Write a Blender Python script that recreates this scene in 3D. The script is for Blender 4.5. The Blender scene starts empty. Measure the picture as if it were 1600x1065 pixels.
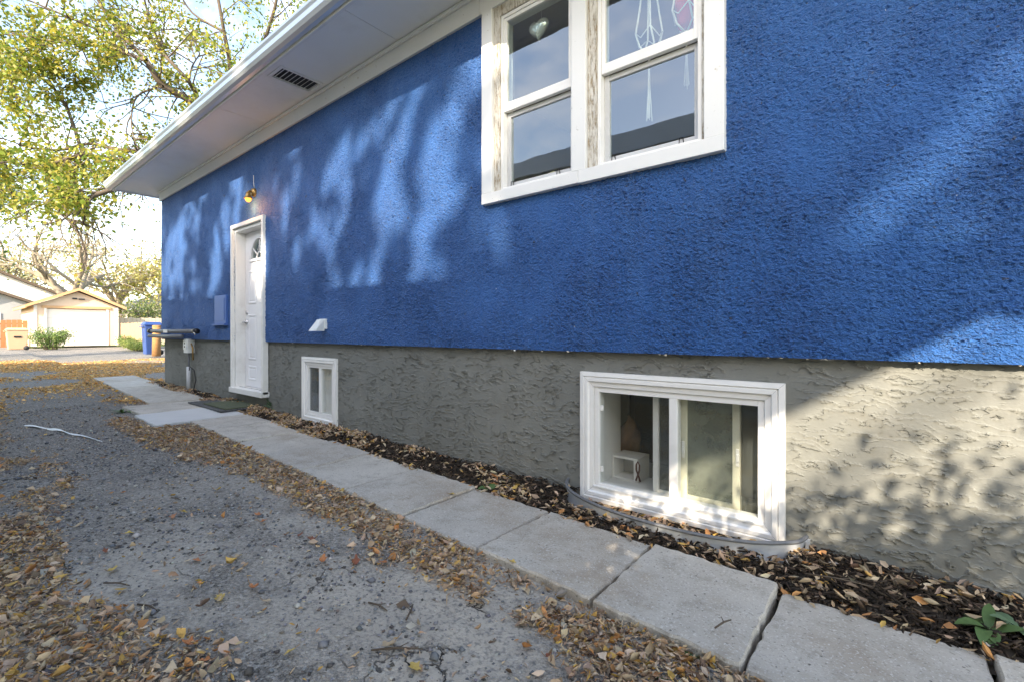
import bpy, bmesh, math, random
import numpy as np
from mathutils import Vector, Matrix
R = math.radians
random.seed(7); RNG = np.random.default_rng(7)
sc = bpy.context.scene
C = sc.collection

# ------------------------------------------------------------------ camera, sky, sun, exposure
FPX, HZ, D, CAMZ = 740.0, 518.0, 2.5, 0.98
YAW = R(39.4)
cam_d = bpy.data.cameras.new('camera'); cam = bpy.data.objects.new('camera', cam_d); C.objects.link(cam)
cam.location = (0, 0, CAMZ); cam.rotation_euler = (R(90), 0, YAW)
cam_d.sensor_width = 36; cam_d.lens = FPX / 1600 * 36; cam_d.shift_y = -14.5 / 1600
cam_d.clip_start = 0.05; cam_d.clip_end = 2000
sc.camera = cam
SUN_FROM = Vector((0.42, -1.0, 0.66)).normalized()
w = bpy.data.worlds.new('World'); sc.world = w; w.use_nodes = True
nt = w.node_tree; nt.nodes.clear()
out = nt.nodes.new('ShaderNodeOutputWorld'); bg = nt.nodes.new('ShaderNodeBackground')
sky = nt.nodes.new('ShaderNodeTexSky'); sky.sky_type = 'NISHITA'; sky.sun_disc = False
sky.sun_elevation = math.asin(SUN_FROM.z); sky.sun_rotation = math.atan2(SUN_FROM.x, SUN_FROM.y)
sky.air_density = 1.0; sky.dust_density = 1.0; sky.ozone_density = 2.0
# thin streaky cirrus over the whole sky
tc = nt.nodes.new('ShaderNodeTexCoord'); mp = nt.nodes.new('ShaderNodeMapping')
mp.inputs['Scale'].default_value = (2.0, 6.5, 9.0); mp.inputs['Rotation'].default_value = (0.3, 0.2, 0.6)
cn = nt.nodes.new('ShaderNodeTexNoise'); cn.inputs['Scale'].default_value = 1.3; cn.inputs['Detail'].default_value = 7; cn.inputs['Roughness'].default_value = 0.6
cr = nt.nodes.new('ShaderNodeValToRGB'); cr.color_ramp.elements[0].position = 0.46; cr.color_ramp.elements[1].position = 0.80
cr.color_ramp.elements[0].color = (0, 0, 0, 1); cr.color_ramp.elements[1].color = (0.5, 0.5, 0.5, 1)
mx = nt.nodes.new('ShaderNodeMixRGB'); mx.inputs[2].default_value = (5.4, 5.7, 6.2, 1)
nt.links.new(tc.outputs['Generated'], mp.inputs[0]); nt.links.new(mp.outputs[0], cn.inputs['Vector'])
nt.links.new(cn.outputs[0], cr.inputs[0]); nt.links.new(cr.outputs[0], mx.inputs[0])
nt.links.new(sky.outputs[0], mx.inputs[1]); nt.links.new(mx.outputs[0], bg.inputs[0]); nt.links.new(bg.outputs[0], out.inputs[0])
bg.inputs[1].default_value = 0.15
sun_d = bpy.data.lights.new('sun', 'SUN'); sun = bpy.data.objects.new('sun', sun_d); C.objects.link(sun)
sun_d.energy = 2.6; sun_d.angle = R(0.53); sun_d.color = (1.0, 0.94, 0.85)
sun.rotation_euler = SUN_FROM.to_track_quat('Z', 'Y').to_euler(); sun.location = (8, -20, 14)
sc.view_settings.view_transform = 'Standard'; sc.view_settings.look = 'None'
sc.view_settings.exposure = 2.22; sc.view_settings.gamma = 1.0
sc.view_settings.use_white_balance = True; sc.view_settings.white_balance_temperature = 7700; sc.view_settings.white_balance_tint = 10   # camera white balance for open shade
sc.render.engine = 'CYCLES'
sc.cycles.use_denoising = True; sc.cycles.use_light_tree = False
sc.cycles.max_bounces = 6; sc.cycles.diffuse_bounces = 3; sc.cycles.glossy_bounces = 3; sc.cycles.transparent_max_bounces = 10
sc.cycles.use_adaptive_sampling = True; sc.cycles.adaptive_threshold = 0.012
sc.cycles.sample_clamp_indirect = 6

# ------------------------------------------------------------------ helpers
def ray(px, py):
    c, s = math.cos(YAW), math.sin(YAW)
    u = px - 800
    return Vector((-FPX * s + u * c, FPX * c + u * s, HZ - py))
def at_y(px, py, y): r = ray(px, py); k = y / r.y; return Vector((r.x * k, y, CAMZ + r.z * k))
def at_x(px, py, x): r = ray(px, py); k = x / r.x; return Vector((x, r.y * k, CAMZ + r.z * k))
def gz(x): return 0.01 * min(max(-x, 0), 17)          # the lot rises gently towards the lane
def gz_np(x): return 0.01 * np.clip(-x, 0, 17)

LOC = {}
def root_of(o):
    while o.parent: o = o.parent
    return o
def tag(o, label=None, cat=None, group=None, kind=None):
    if label: o['label'] = label
    if cat: o['category'] = cat
    if group: o['group'] = group
    if kind: o['kind'] = kind
    return o
def thing(name, label, cat, loc=(0, 0, 0), group=None):
    o = bpy.data.objects.new(name, None); C.objects.link(o); o.location = loc; o.empty_display_size = 0.1
    LOC[o.name] = Vector(loc)
    return tag(o, label, cat, group)

class MB:
    def __init__(s): s.v = []; s.f = []; s.sm = []
    def add(s, vs, fs, smooth=False):
        n = len(s.v); s.v += [tuple(p) for p in vs]; s.f += [tuple(i + n for i in f) for f in fs]; s.sm += [smooth] * len(fs); return s
    def box(s, x0, x1, y0, y1, z0, z1):
        x0, x1 = min(x0, x1), max(x0, x1); y0, y1 = min(y0, y1), max(y0, y1); z0, z1 = min(z0, z1), max(z0, z1)
        vs = [(x0, y0, z0), (x1, y0, z0), (x1, y1, z0), (x0, y1, z0), (x0, y0, z1), (x1, y0, z1), (x1, y1, z1), (x0, y1, z1)]
        return s.add(vs, [(3, 2, 1, 0), (4, 5, 6, 7), (0, 1, 5, 4), (1, 2, 6, 5), (2, 3, 7, 6), (3, 0, 4, 7)])
    def prism(s, poly, d):                         # poly: list of 3d points (planar), extruded by vector d
        n = len(poly); d = Vector(d); vs = [Vector(p) for p in poly] + [Vector(p) + d for p in poly]
        fs = [tuple(range(n))[::-1], tuple(range(n, 2 * n))] + [(i, (i + 1) % n, n + (i + 1) % n, n + i) for i in range(n)]
        return s.add(vs, fs)
    def tube(s, pts, rad, n=8, cap=True):
        pts = [Vector(p) for p in pts]
        if not hasattr(rad, '__len__'): rad = [rad] * len(pts)
        vs = []; fs = []
        t0 = (pts[1] - pts[0]).normalized()
        a = t0.orthogonal().normalized()
        for i, p in enumerate(pts):
            t = (pts[min(i + 1, len(pts) - 1)] - pts[max(i - 1, 0)]).normalized()
            a = (a - t * a.dot(t)); a = a.normalized() if a.length > 1e-6 else t.orthogonal().normalized()
            b = t.cross(a)
            for k in range(n):
                an = 2 * math.pi * k / n
                vs.append(p + (a * math.cos(an) + b * math.sin(an)) * rad[i])
        for i in range(len(pts) - 1):
            for k in range(n):
                fs.append((i * n + k, i * n + (k + 1) % n, (i + 1) * n + (k + 1) % n, (i + 1) * n + k))
        if cap: fs += [tuple(range(n))[::-1], tuple(range((len(pts) - 1) * n, len(pts) * n))]
        return s.add(vs, fs, True)
    def lathe(s, prof, c, n=20, axis='z'):         # prof: (radius, height)
        vs = []; fs = []
        for r, h in prof:
            for k in range(n):
                a = 2 * math.pi * k / n
                if axis == 'z': vs.append((c[0] + r * math.cos(a), c[1] + r * math.sin(a), c[2] + h))
                else: vs.append((c[0] + r * math.cos(a), c[1] + h, c[2] - r * math.sin(a)))
        for i in range(len(prof) - 1):
            for k in range(n): fs.append((i * n + k, i * n + (k + 1) % n, (i + 1) * n + (k + 1) % n, (i + 1) * n + k))
        return s.add(vs, fs, True)
    def build(s, name, mat, parent=None, bevel=0, label=None, smooth=None):
        me = bpy.data.meshes.new(name)
        off = LOC.get(root_of(parent).name, Vector((0, 0, 0))) if parent else Vector((0, 0, 0))
        me.from_pydata([(v[0] - off.x, v[1] - off.y, v[2] - off.z) for v in s.v], [], s.f)
        if any(s.sm) or smooth: me.polygons.foreach_set('use_smooth', [bool(x or smooth) for x in s.sm])
        o = bpy.data.objects.new(name, me); C.objects.link(o)
        if mat: me.materials.append(mat)
        if parent: o.parent = parent
        if label: o['label'] = label
        if bevel:
            b = o.modifiers.new('bevel', 'BEVEL'); b.width = bevel; b.segments = 2; b.limit_method = 'ANGLE'; b.angle_limit = R(40)
        return o
def box(x0, x1, y0, y1, z0, z1): return MB().box(x0, x1, y0, y1, z0, z1)

def np_mesh(name, V, F, mat, parent=None, col=None, smooth=False):
    """V (n,3) float, F (m,k) int with k = 3 or 4; col (n,3) per-vertex colours of the things themselves"""
    me = bpy.data.meshes.new(name); V = np.asarray(V, np.float32); F = np.asarray(F, np.int32)
    if parent: V = V - np.array(LOC.get(root_of(parent).name, (0, 0, 0)), np.float32)
    k = F.shape[1]
    me.vertices.add(len(V)); me.vertices.foreach_set('co', V.ravel())
    me.loops.add(F.size); me.loops.foreach_set('vertex_index', F.ravel())
    me.polygons.add(len(F)); me.polygons.foreach_set('loop_start', np.arange(0, F.size, k, dtype=np.int32))
    if smooth: me.polygons.foreach_set('use_smooth', np.ones(len(F), bool))
    me.update(calc_edges=True)
    if col is not None:
        ca = me.color_attributes.new('tint', 'FLOAT_COLOR', 'POINT')
        ca.data.foreach_set('color', np.c_[col, np.ones(len(col))].astype(np.float32).ravel())
    me.materials.append(mat)
    o = bpy.data.objects.new(name, me); C.objects.link(o)
    if parent: o.parent = parent
    return o

_perm = RNG.random((256, 256))
def vnoise(x, y):
    xi = np.floor(x).astype(int); yi = np.floor(y).astype(int); fx = x - xi; fy = y - yi
    fx = fx * fx * (3 - 2 * fx); fy = fy * fy * (3 - 2 * fy)
    g = lambda a, b: _perm[a % 256, b % 256]
    return (g(xi, yi) * (1 - fx) + g(xi + 1, yi) * fx) * (1 - fy) + (g(xi, yi + 1) * (1 - fx) + g(xi + 1, yi + 1) * fx) * fy
def fbm(x, y, o=4):
    x = np.asarray(x, float); y = np.asarray(y, float); s = 0; a = .5
    for i in range(o): s = s + a * vnoise(x * 2 ** i + 17.3 * i, y * 2 ** i + 5.1 * i); a *= .5
    return s / (1 - .5 ** o)

# ------------------------------------------------------------------ materials
class NT:
    def __init__(s, name):
        s.m = bpy.data.materials.new(name); s.m.use_nodes = True; s.t = s.m.node_tree; s.t.nodes.clear()
        s.out = s.n('ShaderNodeOutputMaterial'); s.tc = s.n('ShaderNodeTexCoord')
    def n(s, t, **k):
        q = s.t.nodes.new(t)
        for a, b in k.items(): setattr(q, a, b)
        return q
    def l(s, a, b): s.t.links.new(a, b)
    def set(s, q, **k):
        for a, b in k.items(): q.inputs[a.replace('_', ' ')].default_value = b
        return q
    def pos(s): 
        return s.n('ShaderNodeNewGeometry').outputs['Position']
    def mapping(s, vec, scale=(1, 1, 1), loc=(0, 0, 0), rot=(0, 0, 0)):
        q = s.n('ShaderNodeMapping'); s.l(vec, q.inputs[0]); q.inputs['Scale'].default_value = scale; q.inputs['Location'].default_value = loc; q.inputs['Rotation'].default_value = rot
        return q.outputs[0]
    def noise(s, vec, scale, detail=4, rough=.55, dist=0):
        q = s.n('ShaderNodeTexNoise'); s.l(vec, q.inputs['Vector']); s.set(q, Scale=scale, Detail=detail, Roughness=rough, Distortion=dist); return q.outputs[0]
    def voro(s, vec, scale, feature='F1', out='Distance'):
        q = s.n('ShaderNodeTexVoronoi'); q.feature = feature; s.l(vec, q.inputs['Vector']); q.inputs['Scale'].default_value = scale; return q.outputs[out]
    def ramp(s, fac, stops):
        q = s.n('ShaderNodeValToRGB'); s.l(fac, q.inputs[0]); e = q.color_ramp.elements
        while len(e) < len(stops): e.new(.5)
        for i, (p, c) in enumerate(stops):
            e[i].position = p; e[i].color = (c, c, c, 1) if not hasattr(c, '__len__') else (*c, 1)
        return q.outputs[0]
    def mix(s, fac, a, b, mode='MIX'):
        q = s.n('ShaderNodeMixRGB', blend_type=mode)
        for i, x in ((0, fac), (1, a), (2, b)):
            if hasattr(x, 'is_linked'): s.l(x, q.inputs[i])
            else: q.inputs[i].default_value = x if i == 0 else (*x, 1) if len(x) == 3 else x
        return q.outputs[0]
    def math(s, op, a, b=None, c=None):
        q = s.n('ShaderNodeMath', operation=op)
        for i, x in enumerate((a, b, c)):
            if x is None: continue
            if hasattr(x, 'is_linked'): s.l(x, q.inputs[i])
            else: q.inputs[i].default_value = x
        return q.outputs[0]
    def bump(s, h, strength=.5, dist=.01):
        q = s.n('ShaderNodeBump'); s.l(h, q.inputs['Height']); q.inputs['Strength'].default_value = strength; q.inputs['Distance'].default_value = dist; return q.outputs[0]
    def bsdf(s, col, rough=.8, normal=None, metal=0, spec=.4):
        q = s.n('ShaderNodeBsdfPrincipled')
        if hasattr(col, 'is_linked'): s.l(col, q.inputs['Base Color'])
        else: q.inputs['Base Color'].default_value = (*col, 1)
        if hasattr(rough, 'is_linked'): s.l(rough, q.inputs['Roughness'])
        else: q.inputs['Roughness'].default_value = rough
        q.inputs['Metallic'].default_value = metal; q.inputs['Specular IOR Level'].default_value = spec
        if normal is not None: s.l(normal, q.inputs['Normal'])
        s.l(q.outputs[0], s.out.inputs[0]); return q
    def disp(s, h, scale, mid=.5):
        q = s.n('ShaderNodeDisplacement'); s.l(h, q.inputs['Height']); q.inputs['Midlevel'].default_value = mid; q.inputs['Scale'].default_value = scale
        s.l(q.outputs[0], s.out.inputs['Displacement']); s.m.displacement_method = 'BOTH'

M = {}
def plain(name, col, rough=.6, metal=0, var=.12, scale=12, bump=.0, bscale=60, spec=.4, dirt=0, dirtcol=(.12, .1, .08)):
    t = NT(name); p = t.pos()
    n = t.noise(p, scale, 5)
    c = t.mix(n, tuple(x * (1 - var) for x in col), tuple(min(1, x * (1 + var)) for x in col))
    if dirt:
        d = t.ramp(t.noise(p, scale * .5, 8, .7), [(.52, 0), (.75, dirt)])
        c = t.mix(d, c, dirtcol)
    nb = t.bump(t.noise(p, bscale, 4), bump, .005) if bump else None
    t.bsdf(c, rough, nb, metal, spec); M[name] = t.m; return t.m

# blue dash stucco: real displacement of lumps plus fine grit
t = NT('blue_stucco'); p = t.pos()
st = t.mapping(p, (1, 1, 1.35), rot=(0, R(14), 0))
a = t.noise(st, 56, 3, .6, .6); b = t.noise(st, 21, 2, .5, .3); e = t.noise(p, 150, 3, .6)
h = t.math('ADD', t.math('MULTIPLY', t.ramp(a, [(.25, 0), (.72, 1)]), t.math('ADD', .30, t.math('MULTIPLY', t.ramp(t.noise(p, 2.1, 4), [(.32, 0), (.68, 1)]), .62))), t.math('ADD', t.math('MULTIPLY', b, .38), t.math('MULTIPLY', e, .16)))
big = t.noise(p, 1.3, 4); mid = t.noise(p, 9, 4)
c = t.mix(t.ramp(big, [(.3, 0), (.7, 1)]), (.010, .083, .282), (.014, .104, .33))
c = t.mix(t.ramp(mid, [(.3, 0), (.7, .5)]), c, (.022, .128, .375))
drip = t.ramp(t.noise(t.mapping(p, (9, 1, .7)), 1, 6, .65), [(.52, 0), (.78, .40)])
c = t.mix(drip, c, (.055, .165, .40))
dirt_ = t.ramp(t.noise(t.mapping(p, (3, 1, 1.2), (8, 3, 2)), 1, 7, .7), [(.55, 0), (.8, .35)])
c = t.mix(dirt_, c, (.030, .070, .20))
hc = t.n('ShaderNodeTexVoronoi'); hc.feature = 'DISTANCE_TO_EDGE'; hc.inputs['Scale'].default_value = 1.1
hv = t.n('ShaderNodeVectorMath', operation='ADD'); t.l(p, hv.inputs[0])
hn = t.n('ShaderNodeTexNoise'); t.l(p, hn.inputs['Vector']); hn.inputs['Scale'].default_value = 4; hn.inputs['Detail'].default_value = 6
hs = t.n('ShaderNodeVectorMath', operation='SCALE'); t.l(hn.outputs['Color'], hs.inputs[0]); hs.inputs['Scale'].default_value = .5
t.l(hs.outputs[0], hv.inputs[1]); t.l(hv.outputs[0], hc.inputs['Vector'])
hair = t.math('MULTIPLY', t.ramp(hc.outputs['Distance'], [(.0015, 1), (.004, 0)]), t.ramp(t.noise(p, .8, 2), [(.52, 0), (.6, .7)]))
c = t.mix(hair, c, (.02, .05, .14))
chips = t.ramp(t.noise(p, 33, 2, .4), [(.785, 0), (.80, 1)])
c = t.mix(t.math('MULTIPLY', chips, .7), c, (.55, .57, .6))
holes = t.ramp(t.noise(t.mapping(p, (1, 1, 1), (3, 1, 7)), 27, 1, .4), [(.77, 0), (.79, 1)])
c = t.mix(t.math('MULTIPLY', holes, .8), c, (.03, .035, .05))
q_ = t.bsdf(c, .6, None, 0, .45); q_.inputs['Sheen Weight'].default_value = .09; q_.inputs['Sheen Roughness'].default_value = .45; t.disp(h, .030, .55); M['blue_stucco'] = t.m

# grey knock-down stucco: lapped plaster ridges with sharp lips
t = NT('grey_stucco'); p = t.pos()
sx = t.n('ShaderNodeSeparateXYZ'); t.l(p, sx.inputs[0])
w1 = t.noise(t.mapping(p, (3.2, 1, 7)), 1.0, 3, .6, .4); w2 = t.noise(t.mapping(p, (14, 1, 26)), 1.0, 3, .6)
ph = t.math('ADD', t.math('MULTIPLY', sx.outputs['Z'], 22.0), t.math('ADD', t.math('MULTIPLY', w1, 8.0), t.math('MULTIPLY', w2, 2.3)))
saw = t.math('FRACT', ph)
lip = t.ramp(saw, [(0, 1), (.06, 1), (.12, .30), (.35, .06), (.965, 0), (1, 0)])
msk = t.ramp(t.noise(t.mapping(p, (7, 1, 12), (4, 2, 9)), 1.0, 3, .6), [(.38, 0), (.52, 1)])
fine = t.noise(p, 85, 4, .6); mn = t.noise(t.mapping(p, (20, 1, 30)), 1, 3)
h = t.math('ADD', t.math('MULTIPLY', lip, msk), t.math('ADD', t.math('MULTIPLY', fine, .14), t.math('MULTIPLY', mn, .16)))
big = t.noise(p, 2.2, 5)
c = t.mix(t.ramp(big, [(.3, 0), (.7, 1)]), (.172, .176, .162), (.218, .222, .204))
c = t.mix(t.ramp(t.noise(p, 5.5, 7, .7), [(.52, 0), (.78, .5)]), c, (.135, .125, .105))
c = t.mix(t.ramp(t.noise(t.mapping(p, (6, 1, .8), (1, 1, 4)), 1, 6, .65), [(.55, 0), (.8, .4)]), c, (.30, .295, .27))
t.bsdf(c, .85, None, 0, .25); t.disp(h, .0115, .3); M['grey_stucco'] = t.m

# concrete slabs
t = NT('concrete'); p = t.pos()
oi = t.n('ShaderNodeObjectInfo').outputs['Random']
c = t.mix(t.ramp(t.noise(p, 3, 6, .65), [(.3, 0), (.7, 1)]), (.46, .418, .358), (.60, .552, .48))
c = t.mix(oi, c, t.mix(1, c, (.86, .87, .89), 'MULTIPLY'))
c = t.mix(t.ramp(t.noise(p, 9, 8, .75), [(.50, 0), (.66, .65)]), c, (.29, .255, .21))
c = t.mix(t.ramp(t.noise(t.mapping(p, (1, 1, 1), (5, 2, 0)), 1.4, 6, .7), [(.50, 0), (.68, .65)]), c, (.34, .27, .20))
pits = t.ramp(t.voro(t.mapping(p, (1, 1, .2)), 26), [(.07, 1), (.12, 0)])
pm = t.ramp(t.noise(p, 14, 2), [(.42, 0), (.52, 1)])
pits = t.math('MULTIPLY', pits, pm)
c = t.mix(t.math('MULTIPLY', pits, .9), c, (.13, .12, .115))
sp = t.ramp(t.noise(p, 120, 2), [(.58, 0), (.70, .7)]); c = t.mix(sp, c, (.68, .66, .62))
sk = t.ramp(t.noise(t.mapping(p, (1, 1, 1), (9, 9, 9)), 95, 2), [(.60, 0), (.70, .65)]); c = t.mix(sk, c, (.20, .185, .165))
h = t.math('SUBTRACT', t.math('ADD', t.noise(p, 130, 4), t.math('MULTIPLY', t.noise(p, 22, 5), .9)), t.math('MULTIPLY', pits, 1.4))
t.bsdf(c, .88, t.bump(h, .55, .006), 0, .25); M['concrete'] = t.m
t = NT('new_concrete'); p = t.pos()
c = t.mix(t.noise(p, 5, 6, .6), (.48, .48, .47), (.60, .60, .59))
t.bsdf(c, .85, t.bump(t.noise(p, 140, 4), .4, .004)); M['new_concrete'] = t.m

# gravel drive: packed grey stone dust over pebbles, dried mud patches with cracks
t = NT('gravel'); p = t.pos()
v = t.n('ShaderNodeTexVoronoi'); t.l(p, v.inputs['Vector']); v.inputs['Scale'].default_value = 85
v2 = t.n('ShaderNodeTexVoronoi'); t.l(p, v2.inputs['Vector']); v2.inputs['Scale'].default_value = 190
sepc = t.n('ShaderNodeSeparateColor'); t.l(v.outputs['Color'], sepc.inputs[0])
sepd = t.n('ShaderNodeSeparateColor'); t.l(v2.outputs['Color'], sepd.inputs[0])
peb = t.mix(sepc.outputs[0], (.065, .058, .050), (.45, .415, .37))
peb = t.mix(t.math('MULTIPLY', t.ramp(sepc.outputs[1], [(.86, 0), (.9, 1)]), .85), peb, (.62, .59, .55))
peb = t.mix(.5, peb, t.mix(sepd.outputs[0], (.055, .050, .044), (.41, .38, .34)))
sxx = t.n('ShaderNodeSeparateXYZ'); t.l(p, sxx.inputs[0])
nearm = t.math('MULTIPLY', t.ramp(t.noise(t.mapping(p, (1, 1, 0), (2.5, 1.0, 0)), 1.1, 5, .6), [(.38, 0), (.54, 1)]),
               t.n('ShaderNodeMapRange').outputs[0])
mr = nearm.node.inputs[1].links[0].from_node; t.l(sxx.outputs['X'], mr.inputs[0]); mr.inputs[1].default_value = -4.6; mr.inputs[2].default_value = -2.0
mud = t.mix(t.noise(p, 7, 7, .7), (.38, .335, .28), (.60, .545, .465))
mud = t.mix(t.ramp(t.noise(p, 60, 3), [(.50, 0), (.66, .75)]), mud, (.19, .185, .18))
crk = t.n('ShaderNodeTexVoronoi'); crk.feature = 'DISTANCE_TO_EDGE'; crk.inputs['Scale'].default_value = 5.5
wv = t.n('ShaderNodeVectorMath', operation='ADD'); t.l(p, wv.inputs[0])
nz = t.n('ShaderNodeTexNoise'); t.l(p, nz.inputs['Vector']); nz.inputs['Scale'].default_value = 11; nz.inputs['Detail'].default_value = 4
ws = t.n('ShaderNodeVectorMath', operation='SCALE'); t.l(nz.outputs['Color'], ws.inputs[0]); ws.inputs['Scale'].default_value = .16
t.l(ws.outputs[0], wv.inputs[1]); t.l(wv.outputs[0], crk.inputs['Vector'])
crack = t.math('MULTIPLY', t.ramp(crk.outputs['Distance'], [(.008, 1), (.022, 0)]), t.ramp(t.noise(p, 2.3, 2), [(.5, 0), (.56, 1)]))
crack = t.math('MULTIPLY', crack, nearm)
c = t.mix(nearm, peb, mud); c = t.mix(crack, c, (.035, .033, .03))
c = t.mix(t.ramp(t.noise(p, 1.7, 6, .7), [(.5, 0), (.75, .35)]), c, (.16, .15, .145))
pebh = t.math('ADD', t.math('MULTIPLY', t.math('SUBTRACT', 1, v.outputs['Distance']), .8), t.math('MULTIPLY', t.math('SUBTRACT', 1, v2.outputs['Distance']), .4))
hh = t.mix(nearm, pebh, t.math('ADD', t.math('MULTIPLY', t.noise(p, 35, 6, .7), .9), t.math('MULTIPLY', pebh, .25)))
hh = t.math('SUBTRACT', hh, t.math('MULTIPLY', crack, 1.2))
t.bsdf(c, .92, t.bump(hh, 1.0, .014), 0, .2); M['gravel'] = t.m

def tint_mat(name, rough=.7, trans=0, spec=.25, var=.25):
    t = NT(name); a = t.n('ShaderNodeAttribute', attribute_name='tint')
    n = t.noise(t.pos(), 45, 3); c = t.mix(t.math('MULTIPLY', n, var), a.outputs['Color'], (.02, .015, .01))
    b = t.bsdf(c, rough, None, 0, spec)
    if trans:
        tr = t.n('ShaderNodeBsdfTranslucent'); t.l(a.outputs['Color'], tr.inputs[0])
        ms = t.n('ShaderNodeMixShader'); ms.inputs[0].default_value = trans
        t.l(b.outputs[0], ms.inputs[1]); t.l(tr.outputs[0], ms.inputs[2]); t.l(ms.outputs[0], t.out.inputs[0])
    M[name] = t.m; return t.m
tint_mat('dry_leaf', .7, .15); tint_mat('live_leaf', .55, .45, .3, .1); tint_mat('stone_bit', .85); tint_mat('mulch_bit', .9)

plain('soil', (.075, .058, .043), .95, var=.4, scale=20, bump=.9, bscale=40)
plain('lane_grass', (.10, .11, .035), .95, var=.35, scale=3, bump=.6, bscale=30)
plain('white_paint', (.78, .77, .74), .5, var=.05, scale=6, bump=.15, bscale=50, dirt=.35, dirtcol=(.34, .30, .25))
plain('soffit_paint', (.84, .83, .80), .5, var=.05, scale=2, bump=.08, bscale=30, dirt=.30, dirtcol=(.42, .37, .30))
plain('vinyl', (.80, .79, .77), .35, var=.03, scale=8, dirt=.28, dirtcol=(.45, .42, .36))
plain('old_vinyl', (.66, .64, .52), .45, var=.08, scale=10, dirt=.3, dirtcol=(.3, .27, .18))
plain('door_paint', (.80, .80, .81), .35, var=.02, scale=4, bump=.05, bscale=90, dirt=.10, dirtcol=(.45, .43, .4))
plain('gutter_metal', (.62, .63, .64), .32, .55, var=.08, scale=5, dirt=.3, dirtcol=(.22, .21, .2))
plain('galvanised', (.70, .73, .77), .35, .45, var=.12, scale=14, dirt=.5, dirtcol=(.3, .28, .26))
plain('grey_pipe', (.16, .165, .175), .5, var=.15, scale=14, dirt=.3)
plain('pvc', (.52, .53, .54), .5, var=.08, scale=10, dirt=.2)
plain('black_rubber', (.03, .03, .03), .7, var=.2)
plain('dark_metal', (.04, .04, .045), .4, .6)
plain('brass', (.42, .26, .10), .35, .8, var=.2)
plain('steel', (.6, .6, .6), .25, .9)
plain('silver_foil', (.92, .92, .93), .22, .45, var=.03)
plain('blue_paint', (.07, .16, .42), .5, var=.06)
plain('room_wall', (.30, .28, .25), .9, var=.08, scale=2)
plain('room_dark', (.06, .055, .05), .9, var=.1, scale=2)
plain('brown_panel', (.085, .05, .032), .6, var=.3, scale=7)
plain('white_board', (.72, .71, .69), .5, var=.04)
plain('brown_hide', (.30, .18, .11), .85, var=.5, scale=12, bump=.6, bscale=35)
plain('ribbon', (.10, .03, .018), .5, var=.15)
plain('red_pot', (.85, .06, .12), .35, var=.06)
plain('cord_cream', (.75, .72, .66), .9, var=.1)
plain('cream_card', (.72, .62, .42), .7, var=.06)
plain('shingle', (.07, .065, .06), .95, var=.35, scale=25, bump=.5, bscale=60)
plain('siding_cream', (.62, .55, .44), .7, var=.06)
plain('siding_white', (.74, .73, .70), .7, var=.05)
plain('siding_grey', (.36, .36, .36), .7, var=.06)
plain('tan_trim', (.56, .33, .17), .6, var=.1)
plain('garage_wall', (.70, .53, .39), .7, var=.05)
plain('garage_white', (.80, .74, .66), .5, var=.02)
plain('roof_brown', (.13, .095, .07), .9, var=.3, scale=14)
plain('fence_wood', (.40, .27, .16), .8, var=.25, scale=9)
plain('fence_red', (.36, .15, .065), .8, var=.25, scale=9)
plain('fence_pale', (.55, .45, .33), .8, var=.2, scale=9)
plain('tan_plastic', (.55, .36, .23), .5, var=.05)
plain('blue_plastic', (.03, .075, .25), .4, var=.08)
plain('rust_wood', (.34, .18, .075), .8, var=.35, scale=16, bump=.4)
plain('green_plastic', (.06, .20, .09), .5, var=.1)
plain('bark', (.105, .08, .06), .95, var=.4, scale=18, bump=.9, bscale=26)
plain('bark_pale', (.30, .25, .19), .95, var=.35, scale=10, bump=.8, bscale=18)
plain('mat_green', (.085, .10, .06), .95, var=.4, scale=22, bump=.9, bscale=170, dirt=.5, dirtcol=(.17, .13, .085))
plain('mat_rubber', (.085, .085, .085), .85, var=.25, scale=15, bump=.6, bscale=60)
plain('plastic_white', (.72, .74, .73), .4, var=.06, scale=20, dirt=.4, dirtcol=(.25, .26, .24))

# weathered wood with white paint flaking off
t = NT('peeling_wood'); p = t.pos()
g = t.noise(t.mapping(p, (60, 60, 5)), 1, 5, .7)
wood = t.mix(g, (.13, .085, .045), (.46, .34, .20))
pm = t.ramp(t.noise(t.mapping(p, (70, 70, 14)), 1, 8, .75), [(.47, 0), (.63, 1)])
c = t.mix(pm, (.66, .63, .57), wood)
c = t.mix(t.ramp(t.noise(t.mapping(p, (40, 40, 9), (3, 3, 3)), 1, 5, .7), [(.58, 0), (.7, .8)]), c, (.07, .055, .04))
t.bsdf(c, .8, t.bump(t.math('SUBTRACT', g, t.math('MULTIPLY', pm, 1.0)), .8, .004)); M['peeling_wood'] = t.m
t = NT('worn_paint'); p = t.pos()
pm = t.ramp(t.noise(t.mapping(p, (9, 30, 9)), 1, 8, .75), [(.63, 0), (.67, 1)])
c = t.mix(pm, (.76, .76, .75), (.40, .33, .24))
c = t.mix(t.ramp(t.noise(p, 60, 2), [(.74, 0), (.78, .8)]), c, (.10, .08, .06))
t.bsdf(c, .5, t.bump(t.math('ADD', t.math('MULTIPLY', pm, -1.), t.noise(t.mapping(p, (60, 60, 8)), 1, 4)), .3, .003)); M['worn_paint'] = t.m

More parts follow.
